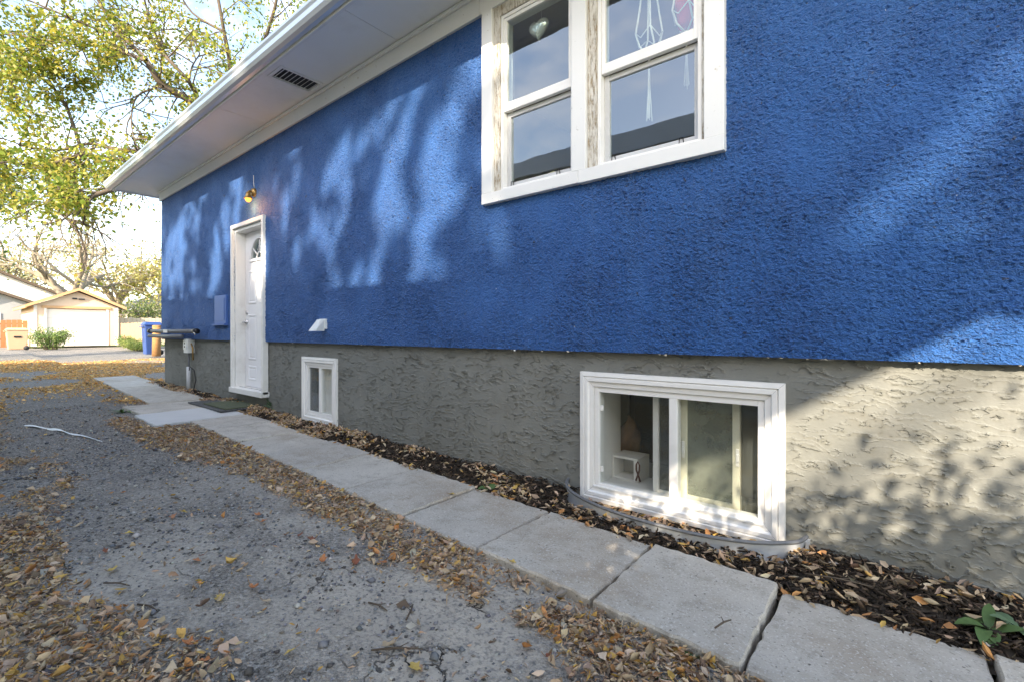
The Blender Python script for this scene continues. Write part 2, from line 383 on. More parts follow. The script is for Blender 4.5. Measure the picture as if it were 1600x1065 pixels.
def glass(name, tintc=(.9, .95, .93), dust=0, dustc=(.55, .58, .45), boost=1.7):
    t = NT(name); p = t.pos()
    tr = t.n('ShaderNodeBsdfTransparent'); tr.inputs[0].default_value = (*tintc, 1)
    gl = t.n('ShaderNodeBsdfGlossy'); gl.inputs['Roughness'].default_value = .015; gl.inputs[0].default_value = (.95, .97, 1, 1)
    t.l(t.bump(t.noise(p, 2.5, 2), .06, .02), gl.inputs['Normal'])
    fr = t.n('ShaderNodeFresnel'); fr.inputs[0].default_value = 1.52
    ms = t.n('ShaderNodeMixShader'); bf = t.n('ShaderNodeNewGeometry').outputs['Backfacing']
    q = t.math('MULTIPLY', t.math('MULTIPLY', fr.outputs[0], boost), t.math('SUBTRACT', 1.0, bf)); q.node.use_clamp = True
    t.l(q, ms.inputs[0]); t.l(tr.outputs[0], ms.inputs[1]); t.l(gl.outputs[0], ms.inputs[2]); last = ms
    if dust:
        df = t.n('ShaderNodeBsdfDiffuse'); df.inputs[0].default_value = (*dustc, 1)
        tl = t.n('ShaderNodeBsdfTranslucent'); tl.inputs[0].default_value = (*dustc, 1)
        dd = t.n('ShaderNodeMixShader'); dd.inputs[0].default_value = .4; t.l(df.outputs[0], dd.inputs[1]); t.l(tl.outputs[0], dd.inputs[2])
        spk = t.ramp(t.noise(p, 170, 3, .7), [(.62, 0), (.72, .5)])
        f = t.math('ADD', t.ramp(t.noise(p, 6, 5, .65), [(.3, dust * .5), (.75, dust)]), t.math('MULTIPLY', spk, dust)); f.node.use_clamp = True
        m2 = t.n('ShaderNodeMixShader'); t.l(f, m2.inputs[0]); t.l(ms.outputs[0], m2.inputs[1]); t.l(dd.outputs[0], m2.inputs[2]); last = m2
    t.l(last.outputs[0], t.out.inputs[0]); M[name] = t.m
glass('clear_glass', boost=3.6); glass('low_glass', (.93, .94, .93), boost=1.2, dust=.03); glass('dusty_glass', (.74, .77, .72), .50, (.52, .55, .48), boost=1.6)
glass('speckled_glass', (.6, .62, .62), .22, (.5, .52, .5), 1.4)
t = NT('bulb_glow'); em = t.n('ShaderNodeEmission'); em.inputs[0].default_value = (1, .36, .075, 1); em.inputs[1].default_value = .75; t.l(em.outputs[0], t.out.inputs[0]); M['bulb_glow'] = t.m; t.m.cycles.emission_sampling = 'NONE'

# ------------------------------------------------------------------ ground, drive, path, bed
def sheet(name, xs, ys, zf, mat, keep=None, smooth=True):
    X, Y = np.meshgrid(xs, ys, indexing='ij'); Z = zf(X, Y)
    V = np.stack([X, Y, Z], -1).reshape(-1, 3); nx, ny = len(xs), len(ys)
    i, j = np.meshgrid(np.arange(nx - 1), np.arange(ny - 1), indexing='ij'); i = i.ravel(); j = j.ravel()
    F = np.stack([i * ny + j, (i + 1) * ny + j, (i + 1) * ny + j + 1, i * ny + j + 1], 1)
    cx = (xs[i] + xs[i + 1]) / 2; cy = (ys[j] + ys[j + 1]) / 2
    if keep is not None: F = F[keep(cx, cy)]
    return np_mesh(name, V, F, mat, smooth=smooth)
HX0, HX1, HY0, HY1 = -9.8, 3.0, 2.5, 11.0
inhouse = lambda x, y: (x > HX0 + .1) & (x < HX1 - .1) & (y > HY0 + .05) & (y < HY1 - .1)
xs = np.array([-900, -400, -200, -120, -80, -60, -50, -42, -36, -30, -24, -18, -14, HX0 + .1, -7, -5, -3, -1, HX1 - .1, 6, 12, 20, 40, 100, 300, 900.])
ys = np.array([-900, -300, -100, -40, -20, -10, -5, -2, 0, 1.5, HY0 + .05, 5, 8, HY1 - .1, 14, 20, 40, 100, 300, 900.])
tag(sheet('ground', xs, ys, lambda x, y: gz_np(x) - .16, M['lane_grass'], lambda x, y: ~inhouse(x, y)), 'rough grassy ground of the lot and lane', kind='structure')
def graded(a, b, s0, s1):
    r = [a]
    while r[-1] > b: r.append(r[-1] - (s0 + (s1 - s0) * ((a - r[-1]) / (a - b)) ** 1.3))
    return np.array(r[::-1])
def gravel_z(x, y):
    b = (fbm(x * 1.1, y * 1.1, 3) - .5) * .05 + (fbm(x * 6, y * 6, 3) - .5) * .018 + (fbm(x * 28, y * 28, 2) - .5) * .009
    z = gz_np(x) - .032 + b * np.clip(1.2 - (-x) / 40, .3, 1)
    up = np.clip((y - path_a(x) - .015) / .08, 0, 1)                    # dips under the path, rises again in the bed
    return z - .08 * up
def path_a(x): return 1.49 - .033 * x                                  # gravel-side edge of the path
def path_b(x): return path_a(x) + .565
ysg = np.concatenate([np.arange(-1.6, .1, .06), np.arange(.1, 1.95, .017), np.arange(1.95, 2.6, .1), [3, 4, 5, 6, 7, 8, 9, 10, 12]])
tag(sheet('gravel_driveway', graded(2.2, -37, .014, .5), ysg, gravel_z, M['gravel'], lambda x, y: ~((x > HX0 + .1) & (y > HY0 + .03))),
    'packed grey gravel drive with dried mud and cracks', kind='structure')
def soil_z(x, y):
    k = np.clip((y - path_b(x)) / .12, 0, 1)
    wellm = (x > -1.52) & (x < -.38) & (y > 2.27)
    return gz_np(x) - .035 + .05 * k * (fbm(x * 3, y * 3, 3)) + (fbm(x * 14, y * 14, 3) - .5) * .025 - .05 * wellm
tag(sheet('mulch_bed_soil', graded(1.8, -10.4, .03, .08), np.arange(1.96, 2.53, .03), soil_z, M['soil'], lambda x, y: y > path_b(x) - .06),
    'narrow strip of dark soil between the path and the house', kind='structure')

# path: slabs one by one
path = thing('concrete_path', None, None, (0, 1.5, 0)); tag(path, 'pale concrete slab path running along the house', None, kind='structure')
def slab(x0, x1, ya, yb, mat, dz=0, seed=0, wa=0.0):
    rr = random.Random(seed); T = .09
    n = 14
    top = []; 
    def jit(): return rr.uniform(-.006, .006)
    co = [(x0, ya(x0)), (x1, ya(x1)), (x1, yb(x1)), (x0, yb(x0))]
    poly = []
    for k in range(4):
        a, b = co[k], co[(k + 1) % 4]
        for q in range(n):
            f = q / n; poly.append((a[0] + (b[0] - a[0]) * f + (jit() if q else 0), a[1] + (b[1] - a[1]) * f + (jit() if q else 0)))
    t1, t2 = rr.uniform(-.006, .006), rr.uniform(-.004, .004)
    zt = lambda x, y: gz(x) + dz + t1 * (y - 1.8) / .3 + t2 * (x - (x0 + x1) / 2) / .3
    m = MB(); N = len(poly)
    cx, cy = (x0 + x1) / 2, sum(p[1] for p in poly) / N
    ins = [(x + (cx - x) * .018, y + (cy - y) * .018) for x, y in poly]
    vs = [(x, y, zt(x, y) - T) for x, y in poly] + [(x, y, zt(x, y) - .008 + rr.uniform(-.003, .001)) for x, y in poly] + [(x, y, zt(x, y)) for x, y in ins]
    fs = [(i, (i + 1) % N, N + (i + 1) % N, N + i) for i in range(N)] + [(N + i, N + (i + 1) % N, 2 * N + (i + 1) % N, 2 * N + i) for i in range(N)] + [tuple(range(2 * N, 3 * N))]
    m.add(vs, fs); return m.build('slab', mat, path)
J = [1.35, .77, .21, -.36, -.875, -1.465, -2.03, -2.62, -3.2, -3.8, -4.4, -5.05, -5.72]
for i in range(len(J) - 1):
    g = .016
    slab(J[i + 1] + g / 2, J[i] - g / 2, path_a, path_b, M['concrete'], seed=i, dz=(-.004, .003, -.012, .004, .0, -.006, .0)[i % 7])
slab(-6.5, -5.735, lambda x: 1.385, lambda x: path_b(x) - .03, M['new_concrete'], dz=.004, seed=40)
slab(-7.32, -6.51, lambda x: 1.44, lambda x: path_b(x) - .03, M['concrete'], dz=.002, seed=41)
for i, x in enumerate((-7.335, -8.45, -9.55, -10.65)):
    slab(x - 1.09, x - .01, path_a, lambda x: path_b(x) + .05, M['concrete'], seed=60 + i)

# ------------------------------------------------------------------ the blue house
YB, YG = 2.46, 2.50          # faces of the blue and of the grey wall
house = thing('blue_house', 'blue stucco house with grey foundation, white eave and white trimmed windows', 'house', (-4, 2.5, 0))
UW = (-2.20, -.72, 1.92, 3.24); BW = (-1.45, -.46, .03, .69); SW = (-4.87, -4.31, .11, .66); DR = (-6.66, -5.82, .28, 2.30)
def wall_grid(name, x0, x1, z0, z1, y, holes, mat, zstep):
    # columns finer where the wall is near
    cuts = sorted({x0, x1, *[h[0] for h in holes], *[h[1] for h in holes]})
    cuts = [c for c in cuts if x0 <= c <= x1]
    xs = []
    for a, b in zip(cuts[:-1], cuts[1:]):
        m = -(a + b) / 2; x = a
        seg = [a]
        while seg[-1] < b - 1e-6:
            d = max(-seg[-1], 0); st = .0066 + max(0, d - .6) * .0021
            seg.append(seg[-1] + st)
        seg = np.array(seg); seg = a + (seg - a) * (b - a) / (seg[-1] - a); xs += list(seg[:-1])
    xs.append(cuts[-1]); xs = np.array(xs)
    zc = sorted({z0, z1, *[h[2] for h in holes if z0 < h[2] < z1], *[h[3] for h in holes if z0 < h[3] < z1]}); zs = []
    for a, b in zip(zc[:-1], zc[1:]): zs += list(np.linspace(a, b, max(1, int(round((b - a) / zstep))) + 1)[:-1])
    zs.append(zc[-1]); zs = np.array(zs)
    X, Z = np.meshgrid(xs, zs, indexing='ij'); nx, nz = len(xs), len(zs)
    V = np.stack([X, np.full_like(X, y), Z], -1).reshape(-1, 3)
    i, j = np.meshgrid(np.arange(nx - 1), np.arange(nz - 1), indexing='ij'); i = i.ravel(); j = j.ravel()
    F = np.stack([i * nz + j, (i + 1) * nz + j, (i + 1) * nz + j + 1, i * nz + j + 1], 1)
    cx = (xs[i] + xs[i + 1]) / 2; cz = (zs[j] + zs[j + 1]) / 2; k = np.ones(len(F), bool)
    for h in holes: k &= ~((cx > h[0]) & (cx < h[1]) & (cz > h[2]) & (cz < h[3]))
    return np_mesh(name, V, F[k], mat, house, smooth=True)
wall_grid('stucco_wall', HX0, .95, .862, 3.3, YB, [UW, DR], M['blue_stucco'], .0066)
wall_grid('foundation_wall', HX0 + .03, .95, -.12, .9, YG, [BW, SW, DR], M['grey_stucco'], .0052)
# underside ledge of the stucco, remaining walls of the house
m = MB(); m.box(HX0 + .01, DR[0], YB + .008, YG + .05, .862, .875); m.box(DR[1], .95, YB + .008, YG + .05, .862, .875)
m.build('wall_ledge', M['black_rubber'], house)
m = MB(); m.box(HX0, HX0 + .012, YB + .006, HY1, .85, 3.3); m.box(HX0 + .012, HX1, HY1 - .2, HY1, .85, 3.3); m.box(HX1 - .2, HX1, YB + .02, HY1 - .2, .85, 3.3); m.box(.951, HX1 - .2, YB + .01, YB + .15, .85, 3.3)
m.build('outer_wall', M['blue_stucco_plain'] if 'blue_stucco_plain' in M else M['blue_paint'], house)
m = MB(); m.box(HX0 + .03, HX0 + .06, YG + .006, HY1 - .05, -.3, .9); m.build('outer_foundation', M['siding_grey'], house)
MB().box(.951, HX1 - .03, YG + .01, YG + .15, -.3, .85).build('outer_foundation', M['siding_grey'], house)
# loose plaster crumbs hanging under the stucco edge
rr = random.Random(5)
for k in range(28):
    x = rr.uniform(-5.5, .8); s = rr.uniform(.003, .009)
    if rr.random() < .3: x = rr.choice([-.45, -.3, .1, .35, -3.8, -5.3]) + rr.gauss(0, .07)
    m = MB(); pts = [(x + rr.uniform(-1, 1) * s * 1.6, YB - .004 + rr.uniform(-.6, .8) * s, .859 + rr.uniform(-.9, .7) * s) for _ in range(6)]
    m.add(pts, [(0, 1, 2), (0, 2, 3), (0, 3, 4), (0, 4, 1), (5, 2, 1), (5, 3, 2), (5, 4, 3), (5, 1, 4)]); m.build('plaster_crumb', M['siding_cream' if rr.random() < .7 else 'white_board'], house)

# frieze, soffit, fascia, gutter, roof
FZ0, FZ1 = 3.205, 3.372
for a, b in ((-9.83, -5.02), (-5.015, -2.3), (-2.295, .95), (.953, 3)):
    MB().box(a, b, YB - .028, YB - .004, FZ0, FZ1 - .004).build('frieze_board', M['worn_paint'], house, .002)
for a, b in ((-9.85, -4.2), (-4.196, 1.6)):
    MB().box(a, b, YB - .050, YB - .0285, FZ1 - .036, FZ1 - .004).build('eave_bead', M['white_paint'], house, .006)
SO = 1.915
VX0, VX1, VY0, VY1 = -4.56, -4.34, 2.0, 2.36
segs = [-10.26, -8.1, -5.65, -3.2, -.76, 1.7, 3.4]
for a, b in zip(segs[:-1], segs[1:]):
    a += .0025; b -= .0025
    if a < VX0 < b:
        m = MB(); m.box(a, VX0, SO, 2.6, FZ1, FZ1 + .012); m.box(VX1, b, SO, 2.6, FZ1, FZ1 + .012); m.box(VX0, VX1, SO, VY0, FZ1, FZ1 + .012); m.box(VX0, VX1, VY1, 2.6, FZ1, FZ1 + .012)
    else: m = box(a, b, SO, 2.6, FZ1, FZ1 + .012)
    m.build('soffit_panel', M['soffit_paint'], house)
MB().box(-10.26, 3.4, 2.6, 2.75, FZ1 + .001, FZ1 + .016).build('eave_block', M['soffit_paint'], house)
MB().box(-10.26, HX0 - .02, 2.6, 11, FZ1 + .001, FZ1 + .012).build('soffit_panel', M['soffit_paint'], house)
sv = MB(); sv.box(VX0 - .03, VX1 + .03, VY0 - .03, VY0, FZ1 - .006, FZ1 - .0005).box(VX0 - .03, VX1 + .03, VY1, VY1 + .03, FZ1 - .006, FZ1 - .0005).box(VX0 - .03, VX0, VY0, VY1, FZ1 - .006, FZ1 - .0005).box(VX1, VX1 + .03, VY0, VY1, FZ1 - .006, FZ1 - .0005)
vent = sv.build('soffit_vent', M['white_paint'], house, label='small white slatted vent in the eave soffit')
for k in range(9):
    y = VY0 + .02 + k * .04
    MB().prism([(VX0 + .001, y, FZ1 + .001), (VX0 + .001, y + .005, FZ1 + .001), (VX0 + .001, y + .024, FZ1 + .02), (VX0 + .001, y + .019, FZ1 + .02)], (VX1 - VX0 - .002, 0, 0)).build('slat', M['white_paint'], vent)
MB().box(VX0 - .02, VX1 + .02, VY0 - .02, VY1 + .02, FZ1 + .03, FZ1 + .034).build('vent_screen', M['dark_metal'], vent)
MB().box(-10.27, 3.4, SO - .028, SO - .001, FZ1 - .03, FZ1 + .10).build('fascia', M['white_paint'], house, .004)
GX0, GX1 = -10.30, 3.4
prof = [(1.884, 3.475), (1.884, 3.360), (1.845, 3.357), (1.815, 3.366), (1.797, 3.392), (1.790, 3.425), (1.778, 3.447), (1.776, 3.466), (1.790, 3.472), (1.792, 3.462), (1.796, 3.430), (1.803, 3.396), (1.820, 3.372), (1.846, 3.364), (1.878, 3.368), (1.878, 3.475)]
m = MB(); n = len(prof)
vs = [(GX0, y, z) for y, z in prof] + [(GX1, y, z) for y, z in prof]
m.add(vs, [(i, (i + 1) % n, n + (i + 1) % n, n + i) for i in range(n)], False)
gut = m.build('gutter', M['gutter_metal'], house)
MB().add([(GX0, y, z) for y, z in prof[:9]], [tuple(range(9))]).build('gutter_end_cap', M['gutter_metal'], gut)
MB().prism([(GX0 + .03, 1.83, 3.50), (GX0 + .03, 6.9, 5.25), (GX0 + .03, 6.9, 5.29), (GX0 + .03, 1.83, 3.54)], (13.7, 0, 0)).prism([(GX0 + .03, 6.905, 5.25), (GX0 + .03, 12, 3.5), (GX0 + .03, 12, 3.54), (GX0 + .03, 6.905, 5.29)], (13.7, 0, 0)).build('roof', M['shingle'], house)
MB().box(-10.26, -10.235, 1.93, 11, FZ1 - .02, FZ1 + .12).build('rake_board', M['white_paint'], house)

# interior rooms (dark rooms seen through the glass)
def room(x0, x1, y0, y1, z0, z1, mat, hole, name, mats=None):
    m = MB(); T = .02
    m.box(x0 - T, x0, y0, y1, z0, z1).box(x1, x1 + T, y0, y1, z0, z1).box(x0 - T, x1 + T, y1, y1 + T, z0, z1).box(x0 - T, x1 + T, y0, y1 + T, z0 - T, z0).box(x0 - T, x1 + T, y0, y1 + T, z1, z1 + T)
    hx0, hx1, hz0, hz1 = hole
    m.box(x0 - T, hx0, y0 - T, y0, z0 - T, z1 + T).box(hx1, x1 + T, y0 - T, y0, z0 - T, z1 + T).box(hx0, hx1, y0 - T, y0, z0 - T, hz0).box(hx0, hx1, y0 - T, y0, hz1, z1 + T)
    return m.build(name, mat, house)
room(-3.0, .2, 2.68, 6.0, 1.2, 3.30, M['room_wall'], (UW[0] + .02, UW[1] - .02, UW[2], UW[3]), 'interior_wall')
room(-2.6, .5, 2.86, 5.6, -1.2, .82, M['brown_panel'], (BW[0] - .01, BW[1] + .01, BW[2] - .01, BW[3] + .01), 'interior_wall')
room(-5.6, -3.9, 2.80, 4.6, -1.2, .82, M['room_dark'], SW, 'interior_wall')

# upper window
uw = thing  # placeholder to keep names local
W_ = bpy.data.objects.new('upper_window', None); C.objects.link(W_); W_.parent = house; W_['label'] = 'white double-hung window pair with peeling jambs and sky reflections'
def rect_ring(x0, x1, z0, z1, wdt, y0, y1, name, mat, par, bevel=.002, wb=None, wt=None):
    wb = wb or wdt; wt = wt or wdt
    m = MB(); m.box(x0, x0 + wdt, y0, y1, z0, z1); m.box(x1 - wdt, x1, y0, y1, z0, z1); m.box(x0 + wdt, x1 - wdt, y0 + .001, y1, z0, z0 + wb); m.box(x0 + wdt, x1 - wdt, y0 + .001, y1, z1 - wt, z1)
    return m.build(name, mat, par, bevel)
ZT = 3.203
for (a, b) in ((-2.266, -2.172), (-1.530, -1.432), (-.757, -.661)):
    MB().box(a, b, YB - .038, YB + .03, 1.935, ZT).build('trim_board', M['worn_paint'], W_, .003)
MB().box(-2.266, -1.482, YB - .040, YB + .03, 1.862, 1.9345).build('sill_board', M['worn_paint'], W_, .003)
MB().box(-1.480, -.661, YB - .042, YB + .03, 1.858, 1.9345).build('sill_board', M['worn_paint'], W_, .003)
for (a, b) in ((-2.171, -2.118), (-1.431, -1.372), (-.775, -.758)):
    MB().box(a, b, YB - .014, YB + .06, 1.935, ZT + .02).build('jamb', M['peeling_wood'], W_, .002)
MB().box(-2.117, -1.531, YB - .012, YB + .06, 3.135, ZT + .02).build('head_jamb', M['peeling_wood'], W_, .002)
MB().box(-1.371, -.776, YB - .012, YB + .06, 3.15, ZT + .02).build('head_jamb', M['peeling_wood'], W_, .002)
for (a, b, zt) in ((-2.117, -1.531, 3.134), (-1.371, -.776, 3.149)):
    rect_ring(a, b, 1.936, zt, .022, YB - .004, YB + .10, 'frame', M['vinyl'], W_)
    # upper sash sits outside, lower sash behind with an aluminium screen rim
    rect_ring(a + .023, b - .023, 2.475, zt - .023, .022, YB + .004, YB + .035, 'upper_sash', M['vinyl'], W_, wb=.058)
    MB().box(a + .044, b - .044, YB + .018, YB + .022, 2.532, zt - .044).build('pane', M['clear_glass'], W_)
    rect_ring(a + .023, b - .023, 1.959, 2.474, .030, YB + .040, YB + .070, 'lower_sash', M['siding_grey'] if False else M['pvc'], W_, wb=.036)
    MB().box(a + .052, b - .052, YB + .052, YB + .056, 1.994, 2.445).build('pane', M['clear_glass'], W_)
    for fx in ((.12, .76) if a < -2 else (.14, .80)):
        cx = a + (b - a) * fx
        MB().tube([(cx - .012, YB + .036, 1.972), (cx - .009, YB + .034, 2.000), (cx + .009, YB + .034, 2.000), (cx + .012, YB + .036, 1.972)], .0026, 6).build('screen_clip', M['dark_metal'], W_)
# big basement window
B_ = bpy.data.objects.new('basement_window', None); C.objects.link(B_); B_.parent = house; B_['label'] = 'wide white sliding basement window with dusty inner sash'
def moulded(x0, x1, z0, z1, par, wd=.085):
    # brick-mould casing, mitred: four trapezoids with a raised outer bead
    y = YG
    co = [((x0, z0), (x1, z0), (x1 - wd, z0 + wd), (x0 + wd, z0 + wd)), ((x1, z0), (x1, z1), (x1 - wd, z1 - wd), (x1 - wd, z0 + wd)), ((x1, z1), (x0, z1), (x0 + wd, z1 - wd), (x1 - wd, z1 - wd)), ((x0, z1), (x0, z0), (x0 + wd, z0 + wd), (x0 + wd, z1 - wd))]
    for q in co:
        a, b, c, d = [Vector((p[0], 0, p[1])) for p in q]
        m = MB(); st = [(0, .0), (0, -.026), (.28, -.030), (.34, -.022), (.40, -.028), (.62, -.028), (.70, -.016), (1, -.014), (1, .05)]
        vs = []
        for f, dy in st:
            l = a.lerp(d, f); r = b.lerp(c, f); dirv = (r - l).normalized() * .0006
            vs += [(l.x + dirv.x, y + dy, l.z + dirv.z), (r.x - dirv.x, y + dy, r.z - dirv.z)]
        fs = [(2 * i, 2 * i + 1, 2 * i + 3, 2 * i + 2) for i in range(len(st) - 1)]
        m.add(vs, fs); m.build('casing', M['vinyl'], par)
moulded(-1.500, -.412, -.02, .742, B_)
FX0, FX1, Z0, Z1 = -1.413, -.499, .067, .655
rect_ring(FX0, FX1, Z0, Z1, .030, YG - .006, YG + .06, 'frame', M['vinyl'], B_, wb=.02)
MX0, MX1 = -.962, -.918
MB().box(MX0, MX1, YG - .004, YG + .055, Z0 + .02, Z1 - .03).build('mullion', M['vinyl'], B_, .003)
MB().box(FX0 + .03, MX0, YG + .012, YG + .016, Z0 + .02, Z1 - .03).build('pane', M['low_glass'], B_)
MB().box(MX1, FX1 - .03, YG + .012, YG + .016, Z0 + .02, Z1 - .03).build('pane', M['low_glass'], B_)
# deep white reveal behind
m = MB(); rx0, rx1, rz0, rz1 = BW[0] + .005, BW[1] - .005, .05, .675
m.box(rx0, rx0 + .02, YG + .061, 2.86, rz0, rz1).box(rx1 - .02, rx1, YG + .061, 2.86, rz0, rz1).box(rx0 + .02, rx1 - .02, YG + .061, 2.88, rz0 - .015, rz0 + .005).box(rx0 + .02, rx1 - .02, YG + .061, 2.86, rz1 - .02, rz1)
m.build('reveal', M['white_board'], B_)
IY = YG + .075
rect_ring(-1.085, -.955, rz0 + .012, rz1 - .022, .034, IY, IY + .03, 'inner_sash', M['vinyl'], B_)
MB().box(-1.052, -.975, IY + .013, IY + .016, rz0 + .045, rz1 - .055).build('inner_pane', M['speckled_glass'], B_)
rect_ring(-.93, -.628, rz0 + .012, rz1 - .022, .036, IY, IY + .03, 'inner_sash', M['old_vinyl'], B_, wb=.04)
MB().box(-.895, -.663, IY + .013, IY + .016, rz0 + .05, rz1 - .057).build('inner_pane', M['dusty_glass'], B_)
MB().box(-.627, rx1 - .021, IY + .035, IY + .038, rz0 + .02, rz1 - .022).build('inner_pane', M['speckled_glass'], B_)
for x in (-.913, -.638):
    m = MB(); m.box(x - .008, x + .008, IY - .008, IY - .0005, .30, .39); m.box(x - .004, x + .012, IY - .018, IY - .0085, .325, .365); m.build('latch', M['vinyl'], B_, .003)
for z in (.17, .53):
    m = MB(); m.box(FX0 + .031, FX0 + .052, YG + .006, YG + .0115, z - .016, z + .016); m.build('sash_clip', M['vinyl'], B_, .003)
MB().box(FX0 + .0, FX1, YG - .02, YG - .0065, Z0 - .006, Z0 + .006).build('drip_lip', M['vinyl'], B_, .002)
# small basement window
S_ = bpy.data.objects.new('small_basement_window', None); C.objects.link(S_); S_.parent = house; S_['label'] = 'small white two-pane basement window near the door'
moulded(-4.935, -4.255, .045, .718, S_, .082)
rect_ring(-4.852, -4.338, .128, .635, .026, YG - .006, YG + .06, 'frame', M['vinyl'], S_)
MB().box(-4.615, -4.575, YG - .004, YG + .05, .154, .609).build('mullion', M['vinyl'], S_, .003)
MB().box(-4.826, -4.615, YG + .015, YG + .019, .154, .609).build('pane', M['speckled_glass'], S_)
MB().box(-4.575, -4.364, YG + .012, YG + .016, .154, .609).build('pane', M['low_glass'], S_)
rect_ring(-4.78, -4.62, .158, .606, .025, YG + .03, YG + .05, 'inner_sash', M['pvc'], S_)
# pale curtain behind the right pane
m = MB(); n = 24; vs = []; 
for i in range(n + 1):
    x = -4.74 + .44 * i / n; vs += [(x, 2.565 + .018 * math.sin(i * 1.3) + .006 * math.sin(i * 2.9), .10), (x, 2.565 + .016 * math.sin(i * 1.3 + .3), .70)]
m.add(vs, [(2 * i, 2 * i + 2, 2 * i + 3, 2 * i + 1) for i in range(n)], True)
cu = m.build('curtain', M['white_board'], S_)

# side door
D_ = bpy.data.objects.new('side_door', None); C.objects.link(D_); D_.parent = house; D_['label'] = 'white panelled side door with fan light, set in a white frame'
DX0, DX1, DZ0, DZ1 = -6.716, -5.76, .245, 2.345
DYF, DYL = YB - .035, 2.575
m = MB(); m.box(DX0, DX0 + .048, DYF, YB + .03, DZ0, DZ1).box(DX1 - .048, DX1, DYF, YB + .03, DZ0, DZ1).box(DX0 + .048, DX1 - .048, DYF + .001, YB + .03, DZ1 - .048, DZ1)
m.build('door_casing', M['white_paint'], D_, .003)
m = MB(); m.box(DX0 + .05, DX0 + .085, YB + .0, DYL + .05, DZ0 + .005, DZ1 - .055).box(DX1 - .085, DX1 - .05, YB + .0, DYL + .05, DZ0 + .005, DZ1 - .055).box(DX0 + .085, DX1 - .085, YB + .001, DYL + .05, DZ1 - .09, DZ1 - .055)
m.build('door_jamb', M['white_paint'], D_, .002)
MB().box(DX0, DX1, DYF - .02, DYL + .05, DZ0 - .035, DZ0 + .03).build('threshold', M['white_paint'], D_, .004)
LX0, LX1, LZ0, LZ1 = DX0 + .088, DX1 - .088, DZ0 + .034, DZ1 - .093
FCX, FCZ, FR = (LX0 + LX1) / 2 + .02, 1.90, .235
# leaf with a half-round opening
bm = bmesh.new()
arc = [(FCX + FR * math.cos(a), FCZ + FR * 1.05 * math.sin(a)) for a in np.linspace(0, math.pi, 21)]
outer = [(LX0, LZ0), (LX1, LZ0), (LX1, LZ1), (LX0, LZ1)]
m = MB(); yy = DYL
def leaf_face(y, flip):
    # strips: lower rectangle, left, right, fan above the arc
    vs = [(LX0, y, LZ0), (LX1, y, LZ0), (LX1, y, FCZ), (LX0, y, FCZ)]; fs = [(0, 1, 2, 3)]
    top = [(LX1 + (LX0 - LX1) * k / 20, LZ1) for k in range(21)]
    base = len(vs)
    vs += [(x, y, z) for x, z in arc] + [(x, y, z) for x, z in top]
    fs += [(base + k, base + 21 + k, base + 22 + k, base + k + 1) for k in range(20)]
    fs += [(2, base + 21, base), (3, base + 20, base + 41)]
    if flip: fs = [f[::-1] for f in fs]
    m.add(vs, fs)
leaf_face(yy, False); leaf_face(yy + .04, True)
m.add([(x, yy, z) for x, z in arc] + [(x, yy + .04, z) for x, z in arc], [(k, k + 1, 22 + k, 21 + k) for k in range(20)] + [(0, 21, 41, 20)])
m.build('door_leaf', M['door_paint'], D_)
MB().prism([(x, yy + .018, z) for x, z in arc], (0, .004, 0)).build('fan_light', M['clear_glass'], D_)
m = MB(); ring = [Vector((FCX + FR * 1.03 * math.cos(a), yy - .002, FCZ + FR * 1.08 * math.sin(a))) for a in np.linspace(0, math.pi, 21)]
m.tube(ring, .014, 6); m.box(FCX - FR - .03, FCX + FR + .03, yy - .012, yy + .012, FCZ - .03, FCZ + .004); m.build('fan_light_rim', M['door_paint'], D_)
for a in (36, 90, 144):
    dv = Vector((math.cos(R(a)), 0, math.sin(R(a))))
    c0 = Vector((FCX, yy + .008, FCZ))
    MB().tube([c0 + dv * .08, c0 + dv * FR], .009, 6).build('muntin', M['door_paint'], D_)
MB().tube([(FCX + .08 * math.cos(a), yy + .008, FCZ + .08 * math.sin(a)) for a in np.linspace(0, math.pi, 10)], .009, 6).build('muntin', M['door_paint'], D_)
def panel(x0, x1, z0, z1):
    m = MB(); y = yy
    st = [(0, 0), (.010, -.007), (.022, -.007), (.034, .001), (.05, -.004)]
    vs = []
    for i, dy in st: vs += [(x0 + i, y + dy - .0005, z0 + i), (x1 - i, y + dy - .0005, z0 + i), (x1 - i, y + dy - .0005, z1 - i), (x0 + i, y + dy - .0005, z1 - i)]
    fs = [(4 * k + q, 4 * k + (q + 1) % 4, 4 * k + 4 + (q + 1) % 4, 4 * k + 4 + q) for k in range(len(st) - 1) for q in range(4)] + [(16, 17, 18, 19)]
    m.add(vs, fs); m.build('door_panel', M['door_paint'], D_)
mid = (LX0 + LX1) / 2
for (xa, xb) in ((LX0 + .10, mid - .05), (mid + .05, LX1 - .10)):
    panel(xa, xb, 1.33, 1.76); panel(xa, xb, .62, 1.20); panel(xa, xb, .36, .55)
m = MB(); hx = LX0 + .055
m.lathe([(.001, -.018), (.028, -.018), (.032, -.004), (.032, -.0005)], (hx, yy, 1.10), 16, 'y'); m.tube([(hx, yy - .015, 1.10), (hx, yy - .055, 1.10)], .010, 10); m.tube([(hx, yy - .055, 1.10), (hx + .06, yy - .06, 1.102), (hx + .11, yy - .052, 1.098)], [.010, .009, .008], 10)
m.build('handle', M['steel'], D_)
m = MB(); m.lathe([(.001, -.014), (.022, -.014), (.026, -.003), (.026, -.0005)], (hx, yy, 1.22), 16, 'y'); m.build('deadbolt', M['steel'], D_)

